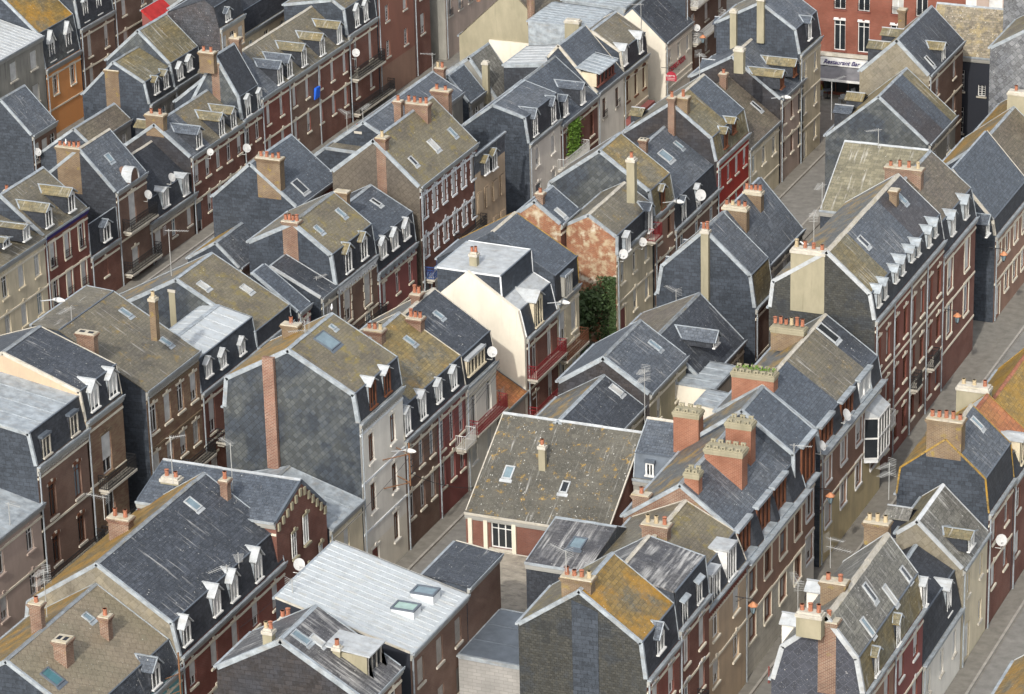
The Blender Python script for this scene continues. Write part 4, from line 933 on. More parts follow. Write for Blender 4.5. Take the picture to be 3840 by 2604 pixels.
AER = [
 (196.22,72.5,4.94,3.94,'the courtyard dormer house',60,1),
 (179.96,68.5,6.81,3.58,'the lower courtyard roof',178,2),
 (193.82,96.5,6.25,1.38,'the farther small dark roof',331,0),
 (154.23,86,11.73,2.39,'the pale chimney above the stepped gable',306,0),
 (157.26,84,9.95,2.82,'the far end of the large dark roof',58,0),
 (148.42,87,11.94,1.01,'the two-pot brick stack',91,1),
 (141.07,86.5,9.46,2.62,'the tan tiled roof ridge',179,2),
 (150.26,80.9,7.15,1.95,'the mansard between kite dormers, the nearer',159,0),
 (151.63,80.9,7.18,2,'the mansard between kite dormers, the farther',210,0),
 (169.77,50.5,9.5,1.84,'the low wing by the white ridges',161,2),
 (172.74,56.9,9.28,1,'the gutter beside the brown dormers',271,0),
 (162.59,51.5,8.49,1.41,'the back of the mossy mansard, the taller pair',255,2),
 (156.54,51.3,8.23,1.83,'the back of the mossy mansard',31,1),
 (208.06,63,15.87,0.94,'the pale olive cross roof',138,0),
 (199.54,64,14.49,1.39,'the yard behind eight dormers, the taller',182,0),
 (194.85,63,13.7,1.79,'the stack behind the beige chimney',9,1),
 (168.95,85,13.97,1.43,'the olive roof ridge with big skylight',131,2),
 (223.79,107,6.77,1.87,'the white flue by the greenish roof',0,0),
 (225.19,109,6.54,1.11,'the streaked blue roof eave',52,1),
 (229.82,83,12.09,1.32,'the mossy red house ridge',223,1),
 (210.51,98,5.74,1.46,'the dark roof by the raspberry house',228,0),
 (145.23,74.5,9.73,1.86,'the near corner of the metal roof',333,1),
 (182.64,101,11.57,2.7,'the yellow mossy stack',277,1),
 (170.18,101,12.92,0.84,'the broad olive roof ridge',176,0),
 (236.44,107,8.03,1.05,'the two stacks of the streaked blue roof',108,0),
 (256.23,97.5,6.44,1.83,'the ivory restaurant gable',120,0),
 (147.74,60.5,13.54,0.8,'the stack beside the orange lichen roof',66,1),
 (232.72,74,8.8,2.65,'the courtyard by the terrace, the tallest',330,0),
 (187.38,81,2.43,1.94,'the orange tiled shed',93,1),
 (152.85,95.6,8.14,1.19,'the flat grey roof',255,0),
]
LAN = [
 (176.67,57,5.15,'the middle brown house front'),
 (161.14,56.3,5.54,'the cream house by the striped frieze'),
 (206.26,58,4.96,'the tall brick house with stone framed windows'),
 (217.41,58,5.21,'the smooth blue roofed house front'),
 (262.2,95.4,3.59,'the corner past the ivory restaurant'),
]
LMP = [
 (170.56,80.6,7.37,'the tall white house corner'),
 (194.58,80.6,7.67,'the cream shuttered house'),
 (215.63,80.6,7.28,'the brown house with the scalloped gable'),
 (238.79,80.6,7.6,'the pinkish house'),
 (159.25,96.4,18.87,'the yellow house side street'),
]
# ---------------------------------------------------------------- street level
def rect(mb, x0,x1,y0,y1,z): mb.face([(x0,y0,z),(x1,y0,z),(x1,y1,z),(x0,y1,z)])
mb = MB(); rect(mb,-1500,3000,-1500,3000,0); struct('ground', mb, 'paving')
for nm, ya, yb_, x0, x1 in (('road',76.3,79.4,120,330),('road',52.2,55.6,120,330),('road',39.6,44.7,120,330),('road',90.8,94.4,120,330),('road',111.8,116.2,120,330)):
    mb = MB(); rect(mb,x0,x1,ya,yb_,.012); struct(nm, mb, 'asphalt')
for ya, yb_ in ((79.5,80.58),(75.05,76.2),(55.7,56.6),(51.4,52.1),(44.8,45.98),(94.5,95.48),(116.3,117.48)):
    mb = MB(); mb.box(120,252,ya,yb_,-.1,.11); struct('pavement', mb, 'paving')
    e = ya if yb_ in (80.58,56.6,45.98,95.48,117.48) else yb_-.14
    mb = MB(); mb.box(120,252,e-.004,e+.144,-.1,.125); struct('kerb', mb, 'kerb_stone')
# ---------------------------------------------------------------- the houses
O = house
O('E1','tall slate-hung gable house with bright orange lichen roof and a four-pot chimney','the orange-lichen house',fac='brick_dark_red',up='slate_orange',back='slate_olive_green',gable='slate_shingle_gable',cols=2,win='wa',verge='zinc',vw=.24,bal=[(.3,1.,3.0,dict(out=.7))],lowmat='brick_brown')
O('E2','brick house with arched windows under a dark roof streaked white by gulls','the white-streaked roof',fac='brick_red',up='slate_lime',back='slate_lime',cols=2,win='wa',verge='zinc',vn=False,bal=[(-.4,.6,3.0,dict(out=.7))],ridge='trim_stone')
O('E3','cream house with striped frieze and two square white dormers under an olive roof','the cream house with square white dormers',fac='plaster_tan',up='slate_olive_green',back='slate_olive',cols=2,ww=1.0,wh=1.5,band='trim_cream',cornice='brick_dark_red',dent=.3,verge='trim_stone',ridge='trim_stone')
O('E4a','long brown rendered house with orange brick chimneys and a brick end gable','the brown house with orange chimneys',fac='plaster_brown',up='slate_blue',back='slate_lichen_back',gable='brick_chimney',cols=4,ww=1.15,wh=1.6,win='nF',sur='trim_cream',lowmat='plaster_stone',lowz=3.6,verge='zinc',door=False,gw=.45)
O('E4b','narrow brown rendered house in the middle of the long blue roof','the middle brown house',fac='plaster_brown',up='slate_blue_plain',back='slate_lichen_back',cols=2,ww=1.2,wh=1.7,win='wF',sur='paint_white',lowmat='plaster_white',lowz=3.6,verge='zinc',gw=.45)
O('E4c','brown house with a glazed white bay window over a yellow ground floor','the house with the glazed bay',fac='plaster_brown',up=[(.35,'slate_blue_plain'),(.8,'slate_olive'),(1,'slate_dark')],back='slate_lichen_back',cols=4,ww=1.1,wh=1.6,win='wF',sur='paint_white',lowmat='plaster_yellow',lowz=3.4,verge='zinc',gw=.45)
O('E5','tall three storey brick terrace with eight zinc hooded dormers and huge beige chimney breast','the long roof with eight dormers',fac='brick_dark_red',up=[(.24,'slate_moss'),(.66,'slate_blue'),(1,'slate_purple')],back='slate_lichen_back',gable='slate_shingle_gable',cols=8,fs=[(.26,'brick_red'),(.5,'brick_dark_red'),(.74,'brick_brown'),(1,'brick_red')],ww=.8,wh=1.65,pitch=3.3,top=1.5,win='n',sur='trim_cream',verge='zinc_white',vw=.26,bal=[(.75,.85,3.2,dict(out=.6)),(.5,.58,3.2,dict(out=.6)),(.1,.17,3.0,dict(out=.7,iron='iron_white',fancy=False))],ridgew=.4)
O('E6','red brick house with tall stone framed windows beside the eight-dormer roof','the olive roof with two dormers',fac='brick_red',up='slate_brown',back='slate_olive',cols=2,ww=1.1,wh=2.2,pitch=3.1,win='wF',sur='trim_cream',verge='zinc')
O('E7','brown rendered house with a long cream roof edge and smooth blue slates','the smooth blue roof at the right edge',fac='plaster_brown',up='slate_blue_plain',back='slate_lichen_back',cols=4,ww=1.0,win='wF',sur='trim_cream',verge='trim_stone',floors=2)
O('I7a','broad blue slate gable with a tall beige flue up its middle','the broad blue gable',fac='brick_brown',up='slate_blue',back='slate_lichen_back',low='slate_moss',lowb='slate_dark',gable='slate_gable',cols=2,vw=.24,hide_front=True,ridge='zinc')
O('I7b','garden-side house with two broad beige chimneys behind the blue gable','the roof with two beige chimneys',fac='plaster_grey',up='slate_blue',back='slate_lichen_back',cols=3)
O('I6','low dark slate house with one broad dormer in the inner courtyard','the courtyard house with the dormer',fac='plaster_beige',up='slate_dark',back='slate_brown',cols=3,floors=1,verge='zinc')
O('I4','blue roofed house with a plain dark gable in the courtyard','the blue courtyard roof',fac='plaster_beige',up='slate_blue',back='slate_blue_plain',gable='slate_gable_brown',cols=2,floors=1,ww=.7,vw=.26,pipe=False)
O('I3','lower blue roofed house in front of the dark courtyard gable','the lower courtyard roof',fac='plaster_beige',up='slate_dark',back='slate_lichen_back',gable='slate_gable',cols=2,floors=1,vw=.2,pipe=False)
O('D2','dark streaked slate house with a flat zinc dormer at the bottom edge','the streaked roof at the bottom',fac='brick_brown',up='slate_lime',back='slate_lime',gable='slate_gable_brown',cols=2,vw=.26)
O('G1','house with a beige fish-scale gable facing the cross street','the beige fish-scale gable',fac='brick_brown',up='slate_dark',back='slate_patched',gable='fish_beige',cols=2,vw=.22)
O('G2','grey shingled gable house with a metal flue, next to the terrace','the grey shingled gable',fac='plaster_grey',up=[(.5,'slate_purple'),(.8,'slate_blue_plain'),(1,'slate_moss')],back='slate_patched',gable='fish_grey',cols=2,vw=.2)
O('F1','mossy mansard house with chimneys on its back slope and a dark diamond gable','the mossy mansard',fac='brick_dark_red',up='slate_speckled',low='slate_moss',back='slate_speckled',lowb='slate_moss',gable='diamond_dark',cols=4,win='s',verge='zinc_white',vw=.24,ridge='trim_stone',ridgew=.45,sur='shutter_grey',fs=[(.5,'plaster_brown'),(1,'plaster_bordeaux')])
O('F3','cream rendered house with a tan tiled gable on the right-hand street','the tan tiled gable',fac='plaster_cream',up='slate_speckled',back='slate_moss',gable='fish_beige',cols=2,ww=.6,wh=1.3,verge='zinc_white',vw=.22,ridge='trim_white',band=None,sur=None)
O('F4','dark slate gable house with a broad yellow brick chimney','the dark gable with the yellow brick chimney',fac='brick_red',up='slate_blue',back='slate_orange',gable='slate_gable',cols=2,verge='tile_yellow',vw=.06,ridge='zinc')
O('C1','large dark slate house with four kite-shaped dormers above a red brick front','the large dark roof',fac='brick_dark_red',up='slate_dark',back='slate_orange',gable='fish_beige',cols=5,ww=.75,win='s',sur='trim_cream',vw=.24,ridgew=.35)
O('C0','tan tiled roof with two brick chimneys at the bottom left corner','the tan tiled roof',fac='plaster_blue',up='asbestos_tan',low='slate_dark',back='slate_orange',cols=3,sur='trim_stone',verge='zinc')
O('C2','red brick house turning its stepped gable to the street','the stepped brick gable',fac='brick_red',up='slate_blue_plain',back='slate_blue_plain',gable='brick_red',cols=3,ww=.6,wh=1.8,hide_front=True,verge='zinc_dark',ridge='zinc_white',backgut=False,pipe=False)
O('C3','low cream house with a pale zinc roof beneath the big fish-scale gable','the low zinc roof',fac='plaster_cream',up='zinc',back='zinc',cols=1,ww=.7,ribs=1.1,verge=None,vw=.1)
O('C4','tall white house with a grey fish-scale gable and a brick flue strip','the tall white house',fac='plaster_white',up='slate_olive_green',low='slate_charcoal',back='slate_orange',gable='fish_grey',cols=2,ww=.7,wh=1.8,pitch=3.1,top=1.2,win='n',sur='plaster_white',band='trim_white',vw=.24,dent=.25,lowmat='plaster_ivory')
O('C5','brown brick house with a blue and ochre roof beside the tall white house','the blue and ochre roof',fac='brick_brown',up=[(.35,'slate_blue'),(1,'slate_patched')],back='slate_olive',cols=3,ww=.7,wh=1.7,win='w',sur='trim_cream',verge='trim_stone',vf=False)
O('C5b','deep red fronted house with a white balcony under a patchy orange roof','the patchy orange roof',fac='plaster_bordeaux',up='slate_patched',back='slate_olive',vn=False,cols=3,ww=.7,wh=1.7,win='w',sur='trim_cream',verge='trim_stone',bal=[(.6,.98,3.6,dict(iron='iron_white',fancy=False))])
O('C6','white stucco house with an ornate front and a dark red balcony','the white stucco house',fac='plaster_white',up='slate_dark',back='slate_lichen_back',cols=2,ww=.8,wh=1.8,win='s',sur='paint_white',dent=.2,verge='trim_stone',bal=[(.05,1.05,3.8,dict(iron='iron_red'))],cornice='plaster_white')
O('C8','narrow brick house with a blank ivory gable and red balconies','the ivory gable',fac='brick_red',up='zinc_white',ridge=None,low='slate_gable',back='zinc_white',gable='slate_gable',cols=2,ww=.8,wh=1.9,win='w',sur='trim_cream',verge='trim_white',vw=.05,bal=[(.0,1.,3.7,dict(iron='iron_red')),(.0,1.,.9,dict(iron='iron_red'))],pitch=2.9)
O('C9','cream shuttered house under a blue roof edged with orange lichen','the lichen-edged blue roof',fac='plaster_cream',up='slate_blue_plain',back='slate_blue',cols=2,ww=.9,wh=1.8,win='s',verge='tile_yellow',vn=False,bal=[(.0,1.,3.0,dict(iron='wood_brown'))])
O('C11','cream house with an old crumbling red brick gable beside the ivy','the crumbling brick gable',fac='plaster_cream',up='slate_olive',back='slate_olive',gable='brick_ruin',cols=3,ww=.7,wh=1.5,win='s',verge='zinc',vw=.22,ridge='trim_stone')
O('C11b','small blue slate wing behind the crumbling brick gable','the small blue wing',fac='brick_red',up='slate_blue_plain',back='slate_dark',gable='brick_ruin',cols=1,hide_front=True,verge='zinc',pipe=False)
O('C12','brown fronted house with a scalloped grey gable below the red house','the scalloped gable',fac='plaster_brown',up='slate_patched',low='slate_moss',back='slate_brown',gable='fish_grey',cols=2,ww=.75,win='n',vw=.22)
O('C13','lower blue slate house between the scalloped gable and the red front','the lower blue roof',fac='brick_brown',up='slate_blue',back='slate_dark',cols=3,verge='zinc')
O('C14','bright red rendered house with a dark gable and mossy roof','the bright red house',fac='plaster_red',up=[(.5,'slate_moss'),(1,'slate_blue_plain')],low='slate_moss',back='slate_olive',gable='slate_gable_brown',cols=4,ww=.7,sur=None,vw=.24,win='s')
O('C16','cream house with a rough brown roof speckled orange','the brown speckled roof',fac='plaster_cream',up='slate_brown',back='slate_brown',cols=3,verge=None,ridge='slate_brown')
O('C17','pinkish house with two small dormers before the cross street','the pinkish house',fac='plaster_pink',up='slate_blue',back='slate_blue',gable='slate_gable_brown',cols=3,ww=.65,win='n')
O('C18','tall cream corner house with two beige flues on its dark gable','the tall corner house',fac='plaster_cream',up='slate_blue',back='slate_olive',gable='slate_gable',cols=2,ww=.65,wh=1.5,vw=.22,sur=None)
O('B0','pinkish house with a flat grey roof at the left edge','the flat grey roof at the left',fac='plaster_pink',up='zinc',cols=5,ww=.75,win='w',sur='plaster_pink',verge='zinc',vn=False,ridge=None,hide_front=False)
O('B1','brick house with a flat zinc roof over a black slate attic','the flat zinc roof over a black attic',fac='brick_brown',up='zinc',low='slate_charcoal',gable='slate_gable',cols=2,ww=.8,wh=1.7,pitch=3.2,top=1.7,win='na',sur='trim_stone',ribs=1.3,ridge=None,vw=.24,bal=[(-.1,1.,3.,dict())],dent=.2)
O('B2','narrow patterned brick house with a tall white shutter and an iron balcony','the narrow patterned brick house',fac='brick_pattern',up='slate_dark',back='slate_dark',gable='plaster_tan',cols=1,ww=1.1,wh=2.1,pitch=3.4,top=1.6,win='s',verge='trim_stone',bal=[(.2,1.,6.0,dict()),(.2,1.,2.8,dict())],sur='brick_yellow')
O('B3','broad patterned brick house with blue tile panels under an olive roof','the broad olive roof',fac='brick_pattern',up='slate_olive',back='zinc_white',cols=4,ww=.8,wh=1.5,pitch=3.1,top=1.2,win='s',sur='trim_cream',dent=.2,band='brick_yellow',bal=[(.55,1.05,2.9,dict())],verge='zinc',vn=False)
O('B4','small brick house under a white metal roof with blue shuttered dormers','the white metal roof',fac='brick_red',up='metal_pale',low='slate_gable',back='metal_pale',cols=3,ww=.8,wh=1.9,win='w',sur='trim_cream',ribs=1.0,ridge='zinc',bal=[(.2,.8,3.0,dict())])
O('B5','olive roofed house with a grey side gable behind the white metal roof','the olive roof behind the metal one',fac='brick_brown',up='slate_olive_green',back='slate_lichen_back',gable='fish_grey',cols=2,vw=.22)
O('B6','small dark slate house with red panelled wall, nearer of the two','the nearer small dark roof',fac='plaster_bordeaux',up='slate_blue_plain',cols=2,ww=.5,verge='zinc',back='slate_olive')
O('B6b','small dark slate house farther along, beside the patterned frieze','the farther small dark roof',fac='plaster_grey',up='slate_dark',cols=1,ww=.7,verge='zinc_white',back='slate_olive')
O('B7','brick house with a white star patterned frieze and two olive dormers','the star frieze house',fac='brick_brown',up='slate_olive_green',low='slate_charcoal',back='slate_olive',gable='slate_gable',cols=2,ww=1.0,wh=1.9,win='sq',sur='trim_cream',dent=.3,vw=.24,bal=[(.3,1.,2.4,dict())],cornice='trim_white')
O('B8','raspberry red house with three white dormers','the raspberry red house',fac='plaster_bordeaux',up='slate_blue_plain',back='slate_dark',cols=3,ww=.6,wh=1.5,win='w',sur='trim_cream',dent=.7,cornice='zinc',verge='zinc',top=1.1)
O('B9','tall brick house with white toothed window surrounds and a mossy roof','the tall toothed brick house',fac='brick_red',up='slate_olive_green',back='slate_olive',gable='fish_brown',cols=6,ww=.65,wh=1.5,pitch=3.1,top=.75,win='sq',sur='trim_white',band='trim_white',vw=.22,bal=[(.55,1.,2.9,dict())])
O('B10','tan house with white shuttered windows between brick and white fronts','the tan house',fac='plaster_tan',up='slate_blue',low='slate_blue',cols=4,ww=.75,wh=1.5,win='s',sur='paint_white',verge=None,ridge=None,back='slate_blue')
O('B11','white rendered house with a dark gable and two gabled dormers','the white rendered house',fac='plaster_white',up='slate_blue',back='slate_dark',gable='slate_gable',cols=2,ww=.75,wh=1.4,win='s',sur='plaster_white',band=None,vw=.2)
O('B12','brick house draped in green ivy, under dark blue slates','the ivy-draped brick house',fac='brick_red',up='slate_blue_plain',back='slate_blue_plain',cols=3,ww=.8,wh=1.7,win='n',sur='trim_cream',bal=[(-.1,.55,2.0,dict(iron='iron_white',fancy=False))])
O('B13','white house with a long zinc dormer on brick posts','the long brick-post dormer',fac='plaster_white',up='slate_blue_plain',back='slate_blue_plain',cols=2,ww=.8,wh=1.6,win='nr',sur=None,band=None,verge='trim_stone')
O('B14','cream house with three brown doors and two white dormers','the cream house with brown doors',fac='plaster_cream',up='slate_olive',low='slate_charcoal',back='slate_olive',cols=3,ww=.65,wh=1.8,win='na',sur='wood_brown',verge='trim_stone')
O('B15','ivory gabled restaurant building with red lettering','the ivory restaurant gable',fac='plaster_ivory',up='slate_dark',back='slate_blue',gable='plaster_ivory',cols=3,ww=.65,wh=1.3,win='s',sur=None,band='plaster_ivory',verge='zinc_dark',vw=.08)
O('A1','long pale yellow house at the left edge','the pale yellow house',fac='plaster_cream',up='slate_olive',cols=7,ww=.75,wh=1.6,win='w',sur='plaster_cream',verge=None,back='slate_olive')
O('A2','house striped in cream and deep red with turquoise shutters','the cream and red striped house',fac='brick_dark_red',up='slate_olive',back='slate_olive',cols=3,ww=.7,wh=1.8,win='sFr',sur='trim_cream',cornice='sign_purple',verge='zinc')
O('A3','low red brick house with a single white dormer','the low red brick house',fac='brick_red',up='slate_charcoal',low='slate_charcoal',cols=1,win='s',ww=.6,verge='zinc',ridge=None,back='slate_charcoal',pitch=3,wh=1.3)
O('A4','tall narrow brick house with stacked iron balconies and a round pediment','the round pediment house',fac='brick_brown',up='slate_blue',back='slate_blue',gable='slate_charcoal',cols=1,ww=1.0,wh=2.2,pitch=3.1,top=.8,win='s',vw=.2,bal=[(.15,1.05,4.,dict()),(.1,1.1,.9,dict())])
O('A5','dark brick house with a black roof and two white dormers','the black roof',fac='brick_brown',up='slate_charcoal',low='slate_charcoal',back='slate_charcoal',cols=3,ww=.7,wh=1.4,win='s',sur='trim_stone',dent=.2,verge='slate_olive',ridge='trim_stone')
O('A6','red brick house with a dark end gable and three dormers','the red house with the dark end gable',fac='brick_red',up=[(.35,'slate_blue'),(1,'slate_olive')],back='slate_blue',gable='slate_gable_brown',cols=5,ww=.7,win='sh',vw=.22)
O('A7','small brick house with a tall chimney and a grey shingled gable','the grey shingled small house',fac='brick_red',up='slate_olive',low='slate_charcoal',back='slate_dark',gable='fish_grey',cols=2,ww=.7,win='w',vw=.22)
O('A8','long red brick terrace house with five dormers in a row','the red terrace house with five dormers',fac='brick_dark_red',up=[(.2,'slate_blue'),(1,'slate_olive')],back='slate_olive',cols=7,fs=[(.3,'brick_dark_red'),(.62,'brick_brown'),(1,'brick_red')],ww=.6,wh=1.6,win='s',verge='zinc',ridge='trim_stone')
O('A9','red brick house with a black slate attic and black balconies','the red house with black balconies',fac='brick_red',up='slate_olive',low='slate_charcoal',gable='slate_gable',cols=2,ww=.6,wh=2.0,win='s',bal=[(.05,1.,3.7,dict(h=1.0)),(.05,1.3,.8,dict())],vw=.2,ridge=None)
for k_, g_, lb_, ds_, kw in (
 ('BB3',None,'dark courtyard roof with a yellow mossy back slope','the dark courtyard roof',dict(up='slate_blue',back='tile_yellow',gable='slate_gable')),
 ('BB4',None,'broad dark slate gable with a large skylight and brick stack','the broad dark gable',dict(up='slate_blue_plain',back='slate_blue',gable='slate_gable',fac='brick_dark_red',vw=.24)),
 ('BB5',None,'low greenish courtyard roof beside the tall toothed brick house','the low greenish roof',dict(up='slate_olive',back='slate_olive')),
 ('BB6',None,'streaked blue roof behind the tall toothed brick house','the streaked blue roof',dict(up='slate_blue',back='slate_olive')),
 ('BB7',None,'small blue roof with corrugated back slope and satellite dish','the small blue roof',dict(up='slate_blue_plain',back='zinc_white')),
 ('BB8',None,'brown lichen stained roof beside the white gable wall','the lichen stained roof',dict(up='slate_speckled',back='slate_olive',gable='plaster_grey',verge='zinc')),
 ('BB12',None,'large beige rendered gable with a mauve roof near the top edge','the mauve roof',dict(up='slate_brown',back='slate_brown',gable='plaster_beige',fac='plaster_beige',verge=None)),
 ('AA1',None,'small grey slate house at the left edge with a projecting hatch','the small grey roof at the left',dict(up='slate_blue',back='slate_blue',gable='slate_gable',fac='brick_brown')),
 ('AA2',None,'low brown mossy roof below the dark chimney gable','the low brown roof',dict(up='slate_brown',back='slate_brown')),
 ('AA3',None,'dark gable with a broad brick breast and two multi-pane dormers','the dark chimney gable',dict(up='slate_moss',low='slate_charcoal',back='slate_moss',gable='slate_gable',vw=.22)),
 ('AA4',None,'shingled gable house with a mossy roof and a zinc-topped dormer','the mossy shingled house',dict(up='slate_moss',low='slate_charcoal',back='slate_moss',gable='fish_grey',vw=.22)),
 ('AA5',None,'charcoal roofed house near the top edge with a tan front','the charcoal roof',dict(up='slate_charcoal',low='slate_charcoal',back='slate_charcoal',gable='slate_purple',fac='plaster_tan',verge=None,ridge=None))):
    if k_ in ('BB3','BB4','BB5','BB6','BB7','BB8','AA1','AA2','BB12'):
        p_ = G[k_]['p']; kr_ = max(range(len(p_)), key=lambda i: p_[i][1])
        if kr_ == len(p_)-1: p_.append((round(p_[-1][0]+3.0,2), max(2.5, p_[-1][1]-2.2)))
    kw.setdefault('fac','plaster_grey'); kw.setdefault('cols',3); kw.setdefault('sur',None); kw.setdefault('band',None)
    O(k_, lb_, ds_, **kw)
for a in DORM: dormer(*a[:8])
for a in CH: chimney(*a)
for a in SKY: roof_window(*a)
# ---------------------------------------------------------------- wings, yards and far buildings
P_ = dict(sur=None, band=None)
O('I1','big yellow lichen spotted roof over a red brick wall with a white window','the lichen spotted roof',fac='brick_red',up='slate_patched_dark',back='slate_brown',gable='brick_red',wins=[(6.5,3.3,4.9,1.3,'w')],ridge='zinc_white',verge='trim_stone',vw=.08,gut='trim_stone',pipe=False,**P_)
O('I2','small blue slate wing with two little white windows beside the orange chimney','the small wing with two windows',name='house_wing',fac='plaster_grey',up='slate_blue_plain',low='zinc_dark',gable='slate_blue_plain',hide_front=True,pipe=False,**P_)
O('D6','low wing covered in white gull streaks behind the lichen gable house','the gull streaked wing',name='house_wing',fac='slate_charcoal',up='slate_lime',gable='slate_dark',wins=[(1.6,5.6,7.6,1.4,'w')],verge='zinc',vn=False,pipe=False,ridge='zinc',**P_)
O('D5','flat gravel roofed yard building below the lichen spotted roof','the gravel roof',name='yard_building',fac='plaster_beige',up='gravel',hide_front=True,verge='trim_stone',vw=.3,ridge=None,pipe=False,gut='trim_stone',**P_)
O('D1','brick workshop with a broad sloping white metal roof and two boxed skylights','the broad metal roof',name='workshop',fac='brick_brown',up='metal_pale',back='metal_pale',gable='plaster_black',cols=3,ribs=.5,ridge=None,ww=.8,win='g',verge='trim_stone',vw=.06,**P_)
O('D4','low dark triangular lean-to roof beside the metal roof','the dark lean-to',name='lean_to',fac='brick_brown',up='slate_dark',back='slate_dark',hide_front=True,ridge=None,verge='trim_stone',vn=False,pipe=False,**P_)
O('D3','flat zinc roofed annex of pale blocks with a brick course','the block annex',name='annex',fac='cinder_block',up='zinc_dark',gable='cinder_block',hide_front=True,ribs=1.6,ridge=None,verge='zinc',vw=.2,**P_)
O('I5a','cream courtyard annex with a standing seam zinc roof and one window','the cream annex',name='annex',fac='plaster_ivory',up='zinc',gable='plaster_ivory',hide_front=True,ribs=.8,ridge=None,vw=.1,pipe=False,**P_)
O('I5b','lower zinc roofed porch in front of the cream courtyard annex','the lower zinc porch',name='annex',fac='plaster_ivory',up='zinc',gable='plaster_ivory',hide_front=True,ribs=.7,ridge=None,vw=.1,pipe=False,**P_)
O('C7','low shed with an orange tiled roof beside the ivory gable','the orange tiled shed',name='tiled_shed',fac='plaster_pink',up='tile_orange',back='tile_orange',gable='plaster_pink',cols=1,verge='zinc_dark',vw=.08,ridge='tile_orange',pipe=False,**P_)
O('B10z','low zinc sheeted lean-to behind the ivy-draped brick house','the zinc lean-to',name='lean_to',fac='slate_charcoal',up='zinc_white',gable='slate_charcoal',hide_front=True,ribs=.7,ridge=None,pipe=False,vw=.3,**P_)
O('B11z','flat standing seam zinc roof behind the long brick-post dormer','the nearer seamed zinc roof',name='annex',fac='plaster_grey',up='zinc',gable='zinc',hide_front=True,ribs=.6,ridge=None,pipe=False,vw=.1,**P_)
O('B11y','pale seamed zinc roof beside the ivory restaurant gable','the farther seamed zinc roof',name='annex',fac='plaster_grey',up='zinc',gable='zinc',hide_front=True,ribs=.6,ridge=None,pipe=False,vw=.1,**P_)
O('O1','grey concrete fronted house with roller shutters and a ribbed pale roof','the grey concrete house',fac='plaster_grey',up='zinc_white',gable='plaster_beige',cols=6,ww=1.0,win='s',ribs=.5,ridge=None,verge=None,**P_)
O('O2','bright orange rendered house with two gothic white dormers','the orange house',fac='plaster_orange',up='slate_orange',low='fish_grey',cols=2,ww=.75,wh=1.6,win='bF',sur='trim_cream',band='trim_cream',verge='zinc')
O('O3','brick house with black attic and two white dormers beside the orange house','the brick house beside the orange one',fac='brick_brown',up='slate_charcoal',low='slate_charcoal',cols=2,ww=.65,wh=1.6,win='s',sur='trim_cream',bal=[(.5,1.2,2.2,dict())])
O('O4','brick house with pale grey window bays near the red roof','the brick house near the red roof',fac='brick_brown',up='slate_charcoal',cols=2,ww=.7,win='s',sur='trim_cream')
O('AA6','dark roofed house behind the red terrace at the top edge','the dark top-edge roof',fac='plaster_cream',up='slate_charcoal',low='slate_charcoal',gable='slate_purple',cols=3,**P_)
O('AA7','farther dark roofed house behind the red terrace, nearly out of view','the farther top-edge roof',fac='brick_brown',up='slate_dark',gable='slate_purple',cols=3,**P_)
O('RD','small shed with a bright red sheet roof at the top edge','the red shed roof',name='shed',fac='brick_brown',up='cloth_red',gable='plaster_bordeaux',hide_front=True,ridge=None,verge='cloth_red',pipe=False,**P_)
O('A10','three storey brown rendered house with white windows and garage doors below','the tall brown house',fac='plaster_brown3',up='slate_dark',cols=2,ww=.7,wh=1.35,pitch=3.0,win='wx',sur=None,band=None,lowmat='plaster_brown',lowz=2.8)
O('A10b','narrow brick house with white windows at the corner of the cross street','the narrow corner house',fac='brick_red',up='slate_dark',cols=1,ww=.8,wh=1.7,pitch=3.0,win='wx',sur=None,band=None)
O('GR','stained grey concrete building with cream front across the side street','the grey concrete corner',name='apartment_building',fac='plaster_pink',up='zinc',gable='plaster_grey',cols=6,ww=.75,wh=1.9,pitch=3.1,top=.8,win='wr',ridge=None,**P_)
O('REST','large red brick restaurant building with white french windows','the restaurant',name='restaurant_building',fac='brick_red2',up='slate_dark',gable='brick_red2',ridge='zinc',pipe=False,sur='brick_dark_red',band=None,
  wins=[(83.0-72.5,3.75,6.25,.95,'wa'),(81.0-72.5,3.75,6.25,.95,'wa'),(78.3-72.5,3.75,6.25,.95,'wa'),(76.2-72.5,3.75,6.25,.95,'wa'),(83.0-72.5,7.2,9.3,.95,'wr'),(81.0-72.5,7.2,9.3,.95,'wr'),(78.2-72.5,7.2,9.3,.95,'wr'),(76.2-72.5,7.2,9.3,.95,'wr'),(82.8-72.5,.1,2.2,3.2,'nd'),(78.5-72.5,.1,2.2,2.4,'nd')])
O('G3','building with a rough stone flagged roof slope over a black wall','the stone flagged roof',fac='plaster_black',up='rubble',back='slate_dark',gable='slate_speckled',wins=[(70.55-67.6,4.2,5.9,.6,'wx'),(68.85-67.6,3.95,4.85,.6,'wx'),(70.55-67.6,.8,2.9,.6,'wx')],verge='zinc',vw=.12,ridge='zinc',**P_)
O('PINK','pink and white striped building at the top right edge','the striped building',name='apartment_building',fac='paint_white',up='zinc',gable='paint_white',hide_front=True,ridge=None,pipe=False,**P_)
O('G4','house hung with pale diamond slates at the right edge, green roofed','the diamond slate wall',fac='brick_red',up='slate_olive_green',gable='diamond_grey',cols=3,vw=.2,**P_)
O('G4b','taller diamond slated gable behind, in the top right corner','the far diamond gable',fac='brick_red',up='slate_dark',gable='diamond_grey',cols=3,**P_)
O('E8','brown mottled roof with an orange back slope at the right edge','the brown mottled roof',fac='plaster_brown',up='slate_brown',back='slate_orange',cols=3,**P_)
O('E9','last house of the long right-hand row, mostly hidden','the last right-hand roof',fac='plaster_tan',up='slate_brown',back='slate_orange',cols=3,**P_)
